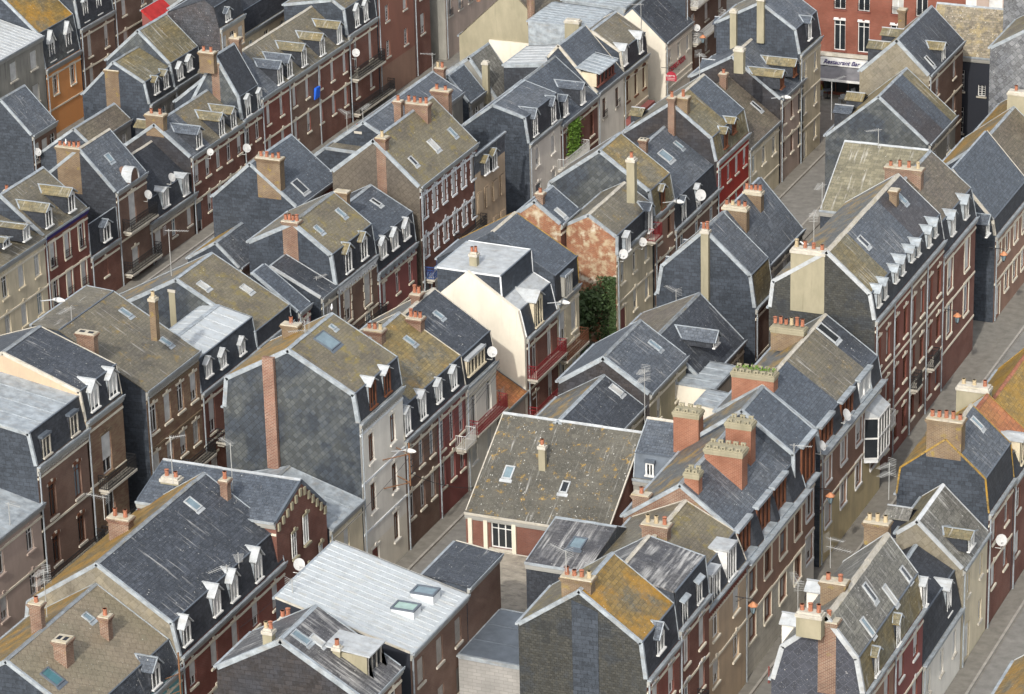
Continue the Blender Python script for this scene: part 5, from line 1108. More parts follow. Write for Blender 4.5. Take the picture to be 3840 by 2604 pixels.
O('E6w','pale olive roof wing turned across the row behind the eight dormers','the olive cross roof',name='house_wing',fac='slate_gable',up='slate_olive_pale',back='slate_olive',gable='slate_shingle_gable',hide_front=True,ridge='zinc_white',verge='zinc_white',vn=False,pipe=False,**P_)
O('F2','low white rendered house with a black mansard and one white dormer','the low black mansard',fac='plaster_white',up='slate_charcoal',low='slate_charcoal',cols=3,ww=.6,win='s',verge=None,**P_)
O('F5','house with an orange pantile roof next to the yellow brick chimney','the orange pantile roof',fac='brick_red',up='tile_orange',low='slate_charcoal',back='zinc_white',cols=2,verge='tile_yellow',vw=.08,ridge='terracotta',**P_)
O('F6','house with a yellow mossy tiled roof at the right edge','the yellow tiled roof',fac='brick_red',up='tile_yellow',back='tile_yellow',gable='plaster_beige',cols=4,verge='tile_yellow',vw=.08,ridge='terracotta',**P_)
O('H1','house across the street, only its mossy orange back roof showing','the corner orange roof',fac='brick_brown',up='tile_yellow',back='slate_orange',cols=3,verge='zinc_white',vw=.1,**P_)
O('K1','brick house with white balconies beyond the ivory gable','the house with white balconies',fac='brick_brown',up='slate_charcoal',cols=3,win='s',bal=[(.1,.8,6.2,dict(iron='iron_white')),(.1,.8,3.1,dict(iron='iron_white'))],**P_)
for kk, xs in (('F2',[166.8]),):
    for x_ in xs: dormer(kk, x_, 46.15, 4.3, 5.9, .8, 'hood', .3)
for x_ in (234.3, 237.0): dormer('O2', x_, 139.0, 5.9, 7.5, .9, 'hood', .9)
for x_ in (240.0, 242.2): dormer('O3', x_, 139.0, 7.5, 9.3, .8, 'hood', .3)
for a_ in (63.5, 65.1): dormer('I2', a_, 171.75, 7.5, 8.3, .5, 'flushw', .05)
dormer('F5', 181.5, 46.1, 7.1, 8.6, 1.2, 'cream', .1)
chimney('E8',235.4,58.6,3.2,.7,7.6,11.0,3,'render'); chimney('F6',184.0,48.9,1.9,.8,6,10.2,3,'render')
chimney('D2',137.7,71.9,.5,.4,10.9,12.7,2,'render'); chimney('D2',141.6,72.9,.6,.4,9.6,11.3,2,'render'); chimney('D2',139.2,69.0,.3,.3,10.3,11.6,1,'render')
chimney('BB12',252.7,110.0,.35,.35,8.2,14.5,0,'orange1'); chimney('BB12',252.8,105.4,.7,.7,6.6,12.2,0,'round'); chimney('C8',192.0,84.3,.5,.4,10.4,11.4,2,'render'); chimney('I1',171,71.2,.28,.28,6.7,8.8,1,'render')
chimney('E4a',163.2,62.0,.9,.5,7.5,10.4,1,'brick')
chimney('C2',157,87.24,1.1,.6,8.8,10.2,2,'render')
dormer('D2',140.2,67.6,9.9,11.2,1.6,'shedw',.1)
def back_dormer(key, x, yb_, zb_, w=1.2, h=1.1, out=1.6, roof='slate_moss', cheek='slate_charcoal'):
    """dormer on the far slope: box standing out towards +y with a small ridged roof"""
    R_ = HS[key]['root']; mb = MB(); mb.box(x-w/2,x+w/2,yb_,yb_+out,zb_,zb_+h); o = mb.build('dormer',cheek,R_)
    r_ = MB()
    for s1 in (-1,1): r_.hexa([Vector(q)+Vector((0,0,k)) for k in (0,.05) for q in ((x+s1*(w/2+.12),yb_,zb_+h-.03),(x+s1*(w/2+.12),yb_+out+.12,zb_+h-.03),(x,yb_+out+.12,zb_+h+.35),(x,yb_,zb_+h+.35))])
    r_.build('dormer_roof',roof,o); t_ = MB(); t_.beam((x,yb_,zb_+h+.42),(x,yb_+out+.15,zb_+h+.42),.12,.04); t_.build('trim','zinc_white',o)
    f_ = MB(); f_.box(x-w/2+.1,x+w/2-.1,yb_+out,yb_+out+.03,zb_+.1,zb_+h-.1); f_.build('window_frame','paint_white',o)
back_dormer('G1',244.6,73.2,9.3); back_dormer('G1',248.0,73.2,9.3)
back_dormer('G2',236.2,73.4,6.9,roof='slate_blue_plain',out=1.3); back_dormer('G2',239.0,73.4,7.0,out=1.3)
for x_, m_ in ((153.5,'zinc_white'),(157.5,'zinc_white'),(149.9,'slate_blue_plain')): back_dormer('F1',x_,50.2,8.1,w=.9,h=1.3,out=.8,roof=m_,cheek='plaster_white') if x_ > 151 else None
back_dormer('F3',170.4,49.3,6.9,w=1.4,h=1.2,out=1.3,roof='slate_speckled',cheek='plaster_black')
for x_ in (201.0,204.3,207.6): back_dormer('I7b',x_,73.6,7.6,roof='slate_blue_plain',out=1.2)
back_dormer('C14',229.8,87.2,7.3,roof='slate_moss',out=.9); back_dormer('C17',243.2,86.3,7.0,roof='slate_blue_plain',out=1.2); back_dormer('C18',247.0,86.6,9.2,roof='slate_blue_plain',out=1.2)
back_dormer('A6',219.5,122.2,5.9,out=1.1); back_dormer('A8',232,123.2,6.2,out=1.2,roof='slate_olive')
# skylights on boxed kerbs on the metal roof
def boxed(x, y, z, w, l, pane):
    mb = MB(); mb.box(x-w/2,x+w/2,y-l/2,y+l/2,z-.3,z+.28); o = mb.build('skylight','trim_white',HS['D1']['root'])
    f = MB(); 
    for q in ((x-w/2-.04,x+w/2+.04,y-l/2-.04,y-l/2+.07),(x-w/2-.04,x+w/2+.04,y+l/2-.07,y+l/2+.04),(x-w/2-.04,x-w/2+.07,y-l/2+.07,y+l/2-.07),(x+w/2-.07,x+w/2+.04,y-l/2+.07,y+l/2-.07)): f.box(*q,z+.281,z+.37)
    f.build('frame','zinc_dark',o); p = MB(); p.box(x-w/2+.07,x+w/2-.07,y-l/2+.07,y+l/2-.07,z+.281,z+.32); p.build('pane',pane,o)
boxed(147.6,69.3,9.5,.9,1.25,'glass_teal_pale'); boxed(149.6,69.1,9.5,.9,1.25,'glass_sky')
for k_, w_ in (('I1',((66.3+2.0,.55),(66.3+6.9,.5))),): pass
def slope_window(key, a, t, w, l, pane='glass_sky', fm='zinc_white'):
    """roof window on a roof that slopes along x"""
    p = HS[key]['p']; P, Q = Vector((p[0][0],0,p[0][1])), Vector((p[1][0],0,p[1][1])); s_ = (Q-P).normalized(); n = Vector((-s_.z,0,s_.x)); c = P+(Q-P)*t+Vector((0,a,0)); Y = Vector((0,1,0))
    def bar(mb,u0,u1,v0,v1,h0,h1): mb.hexa([c+Y*i+s_*j+n*h for h in (h0,h1) for i,j in ((u0,v0),(u1,v0),(u1,v1),(u0,v1))])
    mb = MB(); f=.08; W,L = w/2,l/2
    for q in ((-W,W,-L,-L+f),(-W,W,L-f,L),(-W,-W+f,-L+f,L-f),(W-f,W,-L+f,L-f)): bar(mb,*q,0,.12)
    bar(mb,-W-.08,W+.08,-L-.22,-L-.002,.02,.05); o = mb.build('roof_window',fm,HS[key]['root']); g_ = MB(); bar(g_,-W+f,W-f,-L+f,L-f,.04,.07); g_.build('pane',pane,o)
for y_ in (74.7,73.75,72.0): mb = MB(); mb.box(168.08,168.19,y_-.12,y_+.12,3.1,5.2); mb.build('post','trim_cream',HS['I1']['root'])
slope_window('I1',73.3,.42,.6,.9); slope_window('I1',69.7,.36,.5,.8,'glass_dark'); slope_window('D6',63.9,.5,.8,1.1,'glass_sky','zinc_dark')
# ivory end wall of the balconied house, and white wall under the beige gable
mb = MB(); poly = [(80.6,0),(80.6,6.56),(81.0,8.35),(84.39,10.62),(86.18,9.05),(86.6,8.6),(86.6,0)]
mb.face([(190.68,*c) for c in poly]); mb.face([(190.98,*c) for c in poly])
for i in range(len(poly)): A, B = poly[i], poly[(i+1)%len(poly)]; mb.face([(190.68,*A),(190.98,*A),(190.98,*B),(190.68,*B)])
mb.build('end_wall','plaster_ivory',HS['C8']['root'])
mb = MB(); mb.box(252.7,252.88,103.9,109.3,0,5.1); mb.build('white_wall','plaster_ivory',HS['BB12']['root'])
mb = MB(); mb.box(161.6,164.2,71.6,74.6,3.13,3.17); mb.build('white_membrane','paint_white',HS['D5']['root'])
mb = MB(); mb.box(159.3,161.0,68.8,71.2,3.13,3.17); mb.build('white_membrane','paint_white',HS['D5']['root'])
# darker repaired strip down the shingled gable
zz = prof_z(G['E1']['p'], 58.9); mb = MB(); xg = G['E1']['x'][0]
mb.hexa([(xg-.02,58.75,0),(xg+.004,58.75,0),(xg+.004,60.15,0),(xg-.02,60.15,0),(xg-.02,58.75,11.3),(xg+.004,58.75,11.3),(xg+.004,60.15,11.75),(xg-.02,60.15,11.75)]); mb.build('slate_strip','slate_gable',HS['E1']['root'])
# striped panels of the far building
mb = MB()
for k in range(4): mb.box(262.4,262.47,64.3+k*2.1,65.3+k*2.1,6,13.4)
mb.build('pink_panel','plaster_pink',HS['PINK']['root'])
mb = MB(); mb.box(190.2,190.25,67,68,4,6); 
# round pediment on the tall narrow house
mb = MB(); n = 16
pts = [(207.6+.62*cos(pi*i/n), 9.0-1.75+.95*sin(pi*i/n)) for i in range(n+1)]
for i in range(n):
    a, b = pts[i], pts[i+1]; mb.hexa([(a[0],117.3,7.25),(b[0],117.3,7.25),(b[0],118.3,7.25),(a[0],118.3,7.25),(a[0],117.3,a[1]),(b[0],117.3,b[1]),(b[0],118.3,b[1]),(a[0],118.3,a[1])])
o = mb.build('round_pediment','brick_brown',HS['A4']['root']); mb = MB()
for i in range(n):
    a, b = pts[i], pts[i+1]; mb.beam((a[0],117.6,a[1]+.05),(b[0],117.6,b[1]+.05),.8,.08,side=(0,1,0))
mb.build('pediment_cap','zinc_white',o)
# star frieze
mb = MB(); x0, x1 = HS['B7']['a']
for k in range(9):
    x = x0+(x1-x0)*(k+.5)/9
    for j in (0,1): z = 6.83-.62-j*.0; mb.beam((x-.18,95.46,6.05),(x+.18,95.46,6.4),.1,.06,side=(0,1,0)); mb.beam((x-.18,95.46,6.4),(x+.18,95.46,6.05),.1,.06,side=(0,1,0)); break
mb.build('frieze','trim_white',HS['B7']['root'])
# stepped brick gable front with windows
H = HS['C2']; mb = MB(); g2 = G['C2']['p']
for k in range(6):
    f = k/6
    for P, Q in ((g2[0],g2[1]),(g2[1],g2[2])):
        x = P[0]+(Q[0]-P[0])*(f+.08); z = P[1]+(Q[1]-P[1])*(f+.08); mb.box(x-.12,x+.12,80.5,80.59,z-.75,z-.3)
mb.build('gable_steps','plaster_beige',H['root'])
for xx, z0_, z1_, w_ in ((157.4,6.4,7.9,.55),(158.9,6.6,8.3,.6),(157.4,2.6,5.0,.6),(158.9,2.6,5.2,.7),(160.6,4.8,5.8,.4)): window(H['root'], mapper('x'), xx, 80.42, z0_, z1_, w_, 'w', -1, 'plaster_beige', deep=.1)
# glazed bay window on the long brown house
def bay(x0, x1, y, z0, z1, out):
    root = HS['E4c']['root']; pts = [(x0,y-.02),(x0+.35,y-out),(x1-.35,y-out),(x1,y-.02)]
    mb = MB()
    for z in (z0, (z0+z1)/2, z1):
        for k in range(3): mb.beam((*pts[k],z),(*pts[k+1],z),.09,.09)
    for k in range(3):
        n = (1,4,1)[k]
        for j in range(n+1):
            f = j/n; q = [pts[k][i]+(pts[k+1][i]-pts[k][i])*f for i in (0,1)]; mb.beam((*q,z0),(*q,z1),.08,.08,side=(1,0,0))
    o = mb.build('bay_window','paint_white',root); g_ = MB()
    for k in range(3): g_.face([(*pts[k],z0),(*pts[k+1],z0),(*pts[k+1],z1),(*pts[k],z1)])
    g_.build('pane','glass_dark',o); r_ = MB(); c = [(*p,z1+.06) for p in pts]; tp = [(x0+.1,y-.02,z1+.55),(x1-.1,y-.02,z1+.55)]
    r_.face([c[1],c[2],tp[1],tp[0]]); r_.face([c[0],c[1],tp[0]]); r_.face([c[2],c[3],tp[1]]); r_.face([c[3],c[2],c[1],c[0]]); r_.build('bay_roof','zinc_white',o)
    b_ = MB(); b_.face([(*p,z0-.05) for p in pts]); b_.face([(*p,z0-.3) for p in pts])
    for k in range(3): b_.face([(*pts[k],z0-.05),(*pts[k+1],z0-.05),(*pts[k+1],z0-.3),(*pts[k],z0-.3)])
    b_.build('bay_base','trim_white',o)
bay(186.9,189.8,57.2,3.4,6.0,.8)
# ---------------------------------------------------------------- greenery
def leaves(n, f, size=(.1,.22)):
    mb = MB()
    for _ in range(n):
        c = Vector(f()); a = Vector((random.gauss(0,1),random.gauss(0,1),random.gauss(0,1))).normalized(); b = a.orthogonal().normalized(); s_ = random.uniform(*size)
        mb.face([c-a*s_, c+b*s_*.5, c+a*s_, c-b*s_*.5])
    return mb
def tree(x, y, z0, h, r, label, n=2600):
    t = thing('tree', label, 'tree', (x,y,0)); mb = MB(); mb.tube((x,y,0),(x+.1,y,z0+h*.4),.12,.07)
    cl = [Vector((x+random.gauss(0,r*.5), y+random.gauss(0,r*.5), z0+h*random.uniform(.25,.9))) for _ in range(16)]
    for c in cl[:8]: mb.tube((x,y,z0+h*.2),tuple(c),.05,.02,n=5)
    mb.build('trunk','bark',t)
    def f():
        c = random.choice(cl); return c+Vector((random.gauss(0,r*.22),random.gauss(0,r*.22),random.gauss(0,h*.1)))
    leaves(n, f).build('crown','leaf',t)
tree(202.8,83.4,0,5.0,1.9,'dark bushy tree in the garden gap below the crumbling brick gable')
tree(205.2,82.9,0,4.4,1.3,'smaller dark bush against the foot of the crumbling brick gable')
tree(203.4,86.6,0,4.6,1.7,'shaded bush at the back of the garden gap by the lichen edged roof')
def ivy(label, f, n, mat, loc):
    t = thing('climbing_ivy', label, 'ivy', loc); leaves(n, f, (.07,.15)).build('foliage', mat, t)
    mb = MB(); p = Vector(f()); 
    for k in range(5): a = Vector(f()); a.z = 0.1; b = Vector(f()); mb.tube(a, (a.x, a.y, b.z), .02, .01, n=4)
    mb.build('stem','bark',t)
ivy('dark green ivy climbing the right corner of the crumbling brick gable', lambda: (206.62-abs(random.gauss(0,.06)), 80.65+abs(random.gauss(0,.55)), random.uniform(0,1)**1.2*4.9), 2600, 'leaf', (206.6,81,0))
ivy('bright green ivy hanging down the brick front between white houses', lambda: (random.gauss(236.3,.55), 95.42-abs(random.gauss(0,.05)), random.uniform(.9,5.0)), 2600, 'leaf_bright', (236.3,95.3,0))
mb = leaves(70, lambda: (178.95+random.uniform(-.2,.3), random.uniform(60.1,62.5), 11.72+abs(random.gauss(0,.07))), (.06,.12)); tag(mb.build('chimney_weeds','leaf_bright'),'tufts of green weeds growing on top of the broad orange chimney','weeds')
# ---------------------------------------------------------------- dishes and aerials
def dish(x, y, z, r_, host, az=None, adj='white', wall=True):
    t = thing('satellite_dish', f'{adj} satellite dish on {host}', 'satellite dish', (x,y,z), 'satellite dishes on roofs and walls')
    a = radians(az or random.uniform(195,262)); n = Vector((cos(a)*cos(.5), sin(a)*cos(.5), sin(.5))); e = n.cross(Vector((0,0,1))).normalized(); g_ = n.cross(e); c = Vector((x,y,z))
    mb = MB(); R = 4; N = 18; ring = []
    for i in range(R+1):
        f = i/R; ring.append([c+(e*cos(2*pi*j/N)*.92+g_*sin(2*pi*j/N))*r_*f+n*(f*f*.16*r_) for j in range(N)])
    for i in range(R):
        for j in range(N): mb.face([ring[i][j],ring[i][(j+1)%N],ring[i+1][(j+1)%N],ring[i+1][j]])
    mb.build('reflector','dish_white',t,smooth=True)
    am = MB(); tip = c+n*r_*1.15-Vector((0,0,r_*.35)); am.tube(c-Vector((0,0,r_*.9)),tip,.016,n=5); am.tube(tip-n*.06,tip+n*.06,.035,n=7); am.build('receiver_arm','antenna_metal',t)
    m_ = MB(); b = c-n*.12; m_.tube(c,b,.035,n=6); m_.tube(b,b-Vector((0,0,.5)),.025,n=6)
    if wall: m_.tube(b-Vector((0,0,.5)),b-Vector((0,0,.5))+Vector((0,.35,0)),.025,n=6)
    m_.build('mount','antenna_metal',t)
def aerial(x, y, z, h, host, az=None, kind=0, mat='antenna_metal', lean=0):
    t = thing('tv_antenna', f'{"tall " if h > 2.6 else ""}{("comb shaped","grid backed","double")[kind]} television aerial on {host}', 'tv antenna', (x,y,z), 'television aerials on the roofs')
    mb = MB(); top = Vector((x+lean,y,z+h)); mb.tube((x,y,z-.4),top,.024,n=6); mb.build('mast',mat,t)
    for q in range(2 if kind == 2 else 1):
        a = radians(az if az is not None else random.uniform(0,360)); dv = Vector((cos(a),sin(a),.05)); sd_ = dv.cross(Vector((0,0,1))).normalized(); o = top-Vector((0,0,.1+.5*q)); L = random.uniform(.8,1.3); bm_ = MB()
        bm_.tube(o-dv*.25,o+dv*L,.014,n=5)
        n = 9
        for k in range(n): c = o+dv*(L*k/(n-1)); w_ = .3-.13*k/n; bm_.tube(c-sd_*w_,c+sd_*w_,.008,n=4)
        if kind >= 1:
            for k in range(6): c = o-dv*.25+Vector((0,0,-.25+.1*k)); bm_.tube(c-sd_*.28,c+sd_*.28,.009,n=4)
        bm_.build('aerial_head',mat,t)
for a in DISH: dish(*a)
for a in AER: aerial(*a)
# ---------------------------------------------------------------- street lanterns and lamps
def lantern(x, y, z, host):
    t = thing('street_lantern', f'copper topped wall lantern on {host}', 'street lamp', (x,y,z), 'copper wall lanterns')
    mb = MB(); mb.tube((x,y,z+.75),(x,y-1.0,z+.75),.025,n=6); mb.tube((x,y-.05,z+.45),(x,y-.5,z+.75),.015,n=5); mb.tube((x,y-1,z+.75),(x,y-1,z+.6),.02,n=5); mb.build('bracket','iron_black',t)
    c = (x,y-1); mb = MB(); mb.tube((*c,z+.4),(*c,z+.6),.26,.06,n=6); mb.tube((*c,z+.37),(*c,z+.4),.28,.28,n=6); mb.build('hood','lamp_copper',t)
    mb = MB(); mb.tube((*c,z-.05),(*c,z+.37),.1,.2,n=6); mb.build('glass','glass_sky',t)
    mb = MB()
    for k in range(6): a = 2*pi*k/6; mb.tube((c[0]+.1*cos(a),c[1]+.1*sin(a),z-.05),(c[0]+.21*cos(a),c[1]+.21*sin(a),z+.37),.012,n=4)
    mb.tube((*c,z-.14),(*c,z-.05),.05,.1,n=6); mb.build('cage','iron_black',t)
for a in LAN: lantern(*a)
def lamp(x, y, z, host):
    t = thing('street_lamp', f'white oval street lamp on {host}', 'street lamp', (x,y,z), 'white oval street lamps')
    mb = MB(); mb.tube((x,y,z-.15),(x,y-.9,z+.05),.03,n=6); mb.build('arm','zinc_white',t)
    mb = MB(); 
    for k in range(6): f0, f1 = k/6, (k+1)/6; mb.tube((x,y-.8-.75*f0,z+.06),(x,y-.8-.75*f1,z+.06),.15*math.sin(pi*max(.08,f0))**.6,.15*math.sin(pi*min(.95,f1))**.6,n=10)
    mb.build('lamp_head','paint_white',t,smooth=True)
for a in LMP: lamp(*a)
# ---------------------------------------------------------------- cables and pole bracket on the white house
def cable(pts, label, r_=.018, sag=.25):
    mb = MB()
    for P, Q in zip(pts, pts[1:]):
        P, Q = Vector(P), Vector(Q); n = 8; last = P
        for k in range(1, n+1): f = k/n; c = P+(Q-P)*f-Vector((0,0,sag*4*f*(1-f))); mb.tube(last,c,r_,n=4,cap=False); last = c
    tag(mb.build('cable','iron_black'),label,'cable')
t = thing('wire_bracket','rusty iron wire bracket standing off the tall white house front','wire bracket',(170.6,80.5,6.5))
mb = MB(); mb.tube((170.6,79.5,5.2),(170.6,79.5,7.9),.05,n=6); mb.build('post','rust',t)
for z in (5.4,7.2): mb = MB(); mb.tube((169.3,80.6,z),(170.6,79.5,z),.035,n=5); mb.tube((171.2,80.6,z),(170.6,79.5,z),.035,n=5); mb.build('arm','rust',t)
mb = MB()
for k in range(6): mb.tube((170.6,79.5,5.5+.42*k),(170.9,79.4,5.55+.42*k),.03,n=5)
mb.build('insulator','iron_black',t)
for k in range(4): cable([(170.8,79.45,6.0+.42*k),(186,80.3,6.3+.25*k)],f'{"lowest third second topmost".split()[k]} of four thin wires along the red fronts',.012,.35)
cable([(170.6,79.5,7.0),(160,80.3,5.5),(150,80.2,5.6)],'overhead wire running left from the rusty bracket',.014)
cable([(170.6,79.5,6.0),(176,76,3.6),(184,75.3,4.2)],'black cable swinging across the street from the bracket',.02,.6)
cable([(150.5,80.3,6.6),(138,80.4,6.3)],'thin wire in front of the kite dormers',.012,.2)
t = thing('wire_bracket','rusty wire bracket on the street front below the kite dormers','wire bracket',(143.2,80.4,5.5))
mb = MB(); mb.tube((143.2,80.2,4.6),(143.2,80.2,7.4),.05,n=6); mb.build('post','rust',t)
for z in (5.2,6.2): mb = MB(); mb.tube((142.4,80.6,z),(143.2,80.2,z),.03,n=5); mb.build('arm','rust',t)
mb = MB(); mb.tube((143.2,80.2,6.2),(143.4,80.1,6.25),.03,n=5); mb.tube((143.2,80.2,6.8),(143.4,80.1,6.85),.03,n=5); mb.build('insulator','iron_black',t)
# ---------------------------------------------------------------- people
def person(x, y, ang, label, top, legs, hairm='hair', h=1.72, z=.012):
    bm = bmesh.new(); me = bpy.data.meshes.new('person')
    J = {'pel':(0,0,.95),'waist':(0,0,1.1),'chest':(0,.01,1.35),'neck':(0,0,1.5),'head':(0,.02,1.62),'crown':(0,.02,1.72),
         'hipL':(.1,0,.9),'kneeL':(.12,.12,.5),'ankL':(.12,.1,.08),'toeL':(.13,.27,.04),'hipR':(-.1,0,.9),'kneeR':(-.11,.02,.5),'ankR':(-.12,-.18,.1),'toeR':(-.13,-.02,.04),
         'shL':(.19,0,1.43),'elL':(.27,-.06,1.15),'wrL':(.27,.06,.92),'haL':(.26,.1,.83),'shR':(-.19,0,1.43),'elR':(-.27,.02,1.15),'wrR':(-.26,.14,.93),'haR':(-.25,.18,.84)}
    Rr = dict(pel=.14,waist=.125,chest=.15,neck=.055,head=.095,crown=.075,hip=.09,knee=.06,ank=.042,toe=.04,sh=.07,el=.045,wr=.03,ha=.035)
    E = [('pel','waist'),('waist','chest'),('chest','neck'),('neck','head'),('head','crown'),('pel','hipL'),('hipL','kneeL'),('kneeL','ankL'),('ankL','toeL'),('pel','hipR'),('hipR','kneeR'),('kneeR','ankR'),('ankR','toeR'),('chest','shL'),('shL','elL'),('elL','wrL'),('wrL','haL'),('chest','shR'),('shR','elR'),('elR','wrR'),('wrR','haR')]
    names = list(J); V = {n: bm.verts.new(J[n]) for n in names}
    for a, b in E: bm.edges.new((V[a],V[b]))
    bm.to_mesh(me); bm.free(); o = bpy.data.objects.new('person', me); S.collection.objects.link(o)
    md = o.modifiers.new('skin','SKIN'); o.modifiers.new('sub','SUBSURF').levels = 1
    for i, n in enumerate(names):
        r_ = Rr.get(n) or Rr[n[:-1]]; me.skin_vertices[0].data[i].radius = (r_, r_*.8)
    me.skin_vertices[0].data[0].use_root = True
    dg = bpy.context.evaluated_depsgraph_get(); nm = bpy.data.meshes.new_from_object(o.evaluated_get(dg)); o.modifiers.clear(); o.data = nm
    nm.materials.clear()
    for mt in ('skin', top, legs, hairm): nm.materials.append(M[mt])
    for p in nm.polygons:
        c = p.center; p.use_smooth = True
        p.material_index = 2 if c.z < .98 and abs(c.x) < .22 else (1 if c.z < 1.47 and (abs(c.x) < .3 and c.z > 1.1) else (3 if c.z > 1.66 or (c.z > 1.55 and c.y < -.02) else 0))
        if c.z < 1.1 and c.z > .98 and abs(c.x) < .19: p.material_index = 1
        if c.z < .1: p.material_index = 3
    o.location = (x,y,z); o.rotation_euler = (0,0,radians(ang)); o.scale = (h/1.76,)*3
    tag(o, label, 'person')
    if True: pass
person(180.6,54.2,150,'person in black walking between the tall fronts of the right-hand street','cloth_dark','cloth_dark')
person(162.5,53.6,140,'person in a pale pink top at the bottom of the right-hand street','cloth_pink','cloth_dark')
person(177.7,53.9,200,'person in dark clothes half hidden behind the white ridged roofs','cloth_dark','cloth_dark')
# ---------------------------------------------------------------- bollards
for k, (x, y) in enumerate(((163.8,55.3),(165.9,55.35),(168.9,55.4))):
    mb = MB(); mb.tube((x,y,.012),(x,y,.95),.045,n=8); mb.tube((x,y,.95),(x,y,1.02),.06,.03,n=8); mb.tube((x,y,.012),(x,y,.1),.07,n=8)
    tag(mb.build('bollard','plaster_bordeaux'),('nearest','middle','farthest')[k]+' dark red bollard of three along the right-hand street','bollard','dark red bollards')
# ---------------------------------------------------------------- writing
def text(s_, x, y, z, size, rot, mat, parent, ext=.015, shear=0):
    c = bpy.data.curves.new('lettering','FONT'); c.body = s_; c.size = size; c.extrude = ext; c.shear = shear; c.offset = size*.012
    o = bpy.data.objects.new('lettering', c); S.collection.objects.link(o); o.rotation_euler = rot; o.location = (x,y,z)
    bpy.context.view_layer.update(); dg = bpy.context.evaluated_depsgraph_get()
    me = bpy.data.meshes.new_from_object(o.evaluated_get(dg)); mw = o.matrix_world.copy(); bpy.data.objects.remove(o); off = parent
    while off.parent: off = off.parent
    me.transform(Matrix.Translation(-off.location) @ mw); me.materials.append(M[mat]); n = bpy.data.objects.new('lettering', me); S.collection.objects.link(n); n.parent = parent; return n
R = HS['REST']['root']
mb = MB(); mb.box(262.75,262.98,72.6,85.5,3.25,3.55); mb.build('ledge','trim_stone',R)
mb = MB(); mb.box(262.5,262.9,79.6,85.0,2.55,3.15); sg_ = mb.build('sign_board','paint_white',R)
text('Restaurant Bar',262.46,84.2,2.72,.5,(pi/2,0,-pi/2),'sign_purple',sg_,shear=.4)
mb = MB(); mb.hexa([(260.9,79.6,1.85),(262.7,79.6,2.4),(262.7,85.0,2.4),(260.9,85.0,1.85),(260.9,79.6,1.9),(262.7,79.6,2.5),(262.7,85.0,2.5),(260.9,85.0,1.9)]); aw = mb.build('awning','awning_grey',R)
mb = MB(); mb.box(260.82,260.95,79.6,85.0,1.78,1.95); mb.build('awning_bar','paint_white',aw)
H = HS['B15']; Rr_ = H['root']
text('CREPES-PIZZA',257.0,95.44,2.35,.62,(pi/2,0,0),'sign_red',Rr_)
mb = MB(); mb.box(256.8,262.4,95.38,95.49,.9,1.15); mb.build('fascia','trim_stone',Rr_)
sg_ = thing('hanging_sign','dark red hanging sign with pink lettering by the ivory gable','sign',(255.2,94.9,2.6))
mb = MB(); mb.tube((255.4,95.5,3.35),(255.4,93.9,3.35),.025,n=5); mb.build('bracket','iron_black',sg_)
mb = MB(); N=10; pr = [(95.1,2.3),(94.2,2.3),(94.2,2.75)]+[(94.65-.4*cos(pi*k/N),2.75+.33*sin(pi*k/N)) for k in range(N+1)]+[(95.1,2.75)]
mb.face([(255.36,*c) for c in pr]); mb.face([(255.44,*c) for c in pr]); b_ = mb.build('board','sign_red',sg_)
text('BABETTE',255.34,95.08,2.66,.19,(pi/2,0,-pi/2),'paint_white',sg_,.008); mb = MB(); mb.box(255.33,255.355,94.3,95.0,2.5,2.56); mb.box(255.33,255.355,94.35,94.95,2.38,2.43); mb.build('small_print','cloth_pink',sg_)
H = HS['B14']; mb = MB(); mb.box(247.1,252.3,94.9,95.45,1.1,1.6); o = mb.build('shop_fascia','plaster_bordeaux',H['root']); text('Jonte',247.6,94.87,1.15,.55,(pi/2,0,0),'cloth_pink',o)
# ---------------------------------------------------------------- terrace furniture and small things
def chair(x, y, a, mat, label):
    t = thing('terrace_chair', label, 'chair', (x,y,0), 'chairs on the restaurant terrace'); 
    def Rt(px,py,pz): return (x+px*cos(a)-py*sin(a), y+px*sin(a)+py*cos(a), pz)
    mb = MB(); mb.hexa([Rt(*q) for q in ((-.22,-.22,.42),(.22,-.22,.42),(.22,.22,.42),(-.22,.22,.42),(-.22,-.22,.46),(.22,-.22,.46),(.22,.22,.46),(-.22,.22,.46))]); mb.build('seat',mat,t)
    mb = MB(); mb.hexa([Rt(*q) for q in ((-.22,.2,.5),(.22,.2,.5),(.22,.23,.5),(-.22,.23,.5),(-.2,.27,.88),(.2,.27,.88),(.2,.3,.88),(-.2,.3,.88))]); mb.build('backrest',mat,t)
    for sx in (-.19,.19):
        for sy in (-.19,.19): mb = MB(); mb.tube(Rt(sx*1.1,sy*1.1,.01),Rt(sx,sy,.42),.018,n=5); mb.build('leg','zinc',t)
def table(x, y, label):
    t = thing('terrace_table', label, 'table', (x,y,0), 'tables on the restaurant terrace'); mb = MB(); mb.tube((x,y,.71),(x,y,.74),.42,n=14); mb.build('table_top','zinc_dark',t)
    mb = MB(); mb.tube((x,y,.03),(x,y,.71),.03,n=6); mb.tube((x,y,.012),(x,y,.04),.25,n=10); mb.build('pedestal','iron_black',t)
table(261.8,83.6,'round dark terrace table nearest the tall corner house'); table(261.6,81.6,'round dark terrace table in the middle of the terrace')
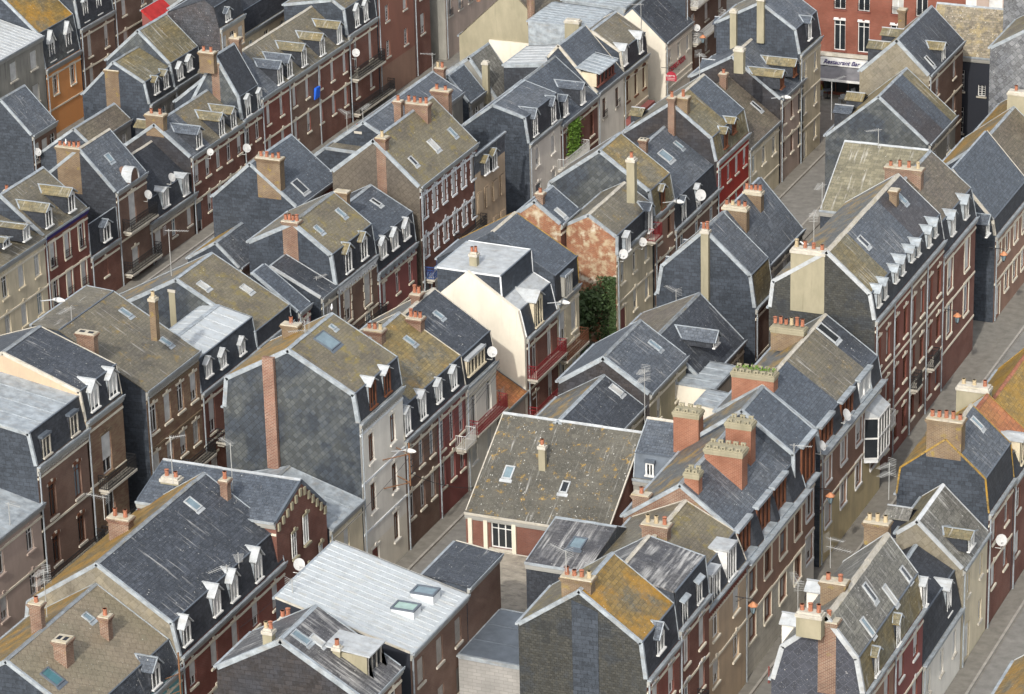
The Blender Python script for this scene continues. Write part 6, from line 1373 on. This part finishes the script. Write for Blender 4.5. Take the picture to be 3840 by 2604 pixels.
chair(261.2,84.1,2.6,'zinc','pale grey terrace chair nearest the tall corner house'); chair(262.4,84.0,.4,'plastic_green','lime green terrace chair under the awning'); chair(260.9,82.1,2.2,'zinc','grey terrace chair at the street side of the middle table'); chair(262.2,81.4,-.6,'zinc','grey terrace chair behind the middle table')
mb = MB(); mb.hexa([(249.9,0,0)]*8) if False else None
mb = MB(); x, y = 240.2, 117.2
mb.hexa([(236.9,117.32,4.1),(237.75,117.32,4.1),(237.75,117.42,4.1),(236.9,117.42,4.1),(237.0,117.2,5.0),(237.7,117.2,5.0),(237.7,117.42,5.0),(237.0,117.42,5.0)]); tag(mb.build('blue_cloth','cloth_blue'),'bright blue cloth hanging from a window of the long red terrace','cloth')
balcony(HS['B9']['root'], mapper('x'), 208.6, 210.6, 95.5, 2.2, iron='iron_blue', fancy=True)
balcony(HS['C11']['root'], mapper('x'), 212.0, 213.5, 80.6, 5.6, iron='iron_red', out=.8, fancy=False)
def gull(x, y, z, a, label):
    t = thing('gull', label, 'bird', (x,y,z)); dx, dy = cos(a), sin(a); mb = MB(); n = 7
    pr = [(-.26,.0,.012),(-.18,.02,.03),(-.05,.03,.075),(.08,.05,.08),(.16,.1,.05),(.2,.17,.04),(.25,.18,.035),(.29,.17,.012)]
    for A, B in zip(pr, pr[1:]): mb.tube((x+dx*A[0],y+dy*A[0],z+.14+A[1]),(x+dx*B[0],y+dy*B[0],z+.14+B[1]),A[2],B[2],n=8)
    mb.build('body','paint_white',t,smooth=True); mb = MB(); mb.tube((x-.02,y,z),(x,y,z+.1),.008,n=4); mb.tube((x+.03,y,z),(x+.01,y,z+.1),.008,n=4); mb.build('leg','terracotta',t)
gull(172.32,84.9,14.75,.4,'white gull on the ridge of the olive house'); gull(197.2,60.2,12.5,2,'white gull standing by the courtyard chimneys') if False else None
gull(191.5,62.5,14.65,2,'gull perched on the huge beige chimney breast'); gull(207,62.5,13.2,1,'gull resting behind the eight dormer roof') if False else None
gull(258.3,101,7.85,.5,'gull on the farther seamed zinc roof'); gull(205.4,121.3,10.2,.5,'gull on the five pot chimney of the round pediment house')
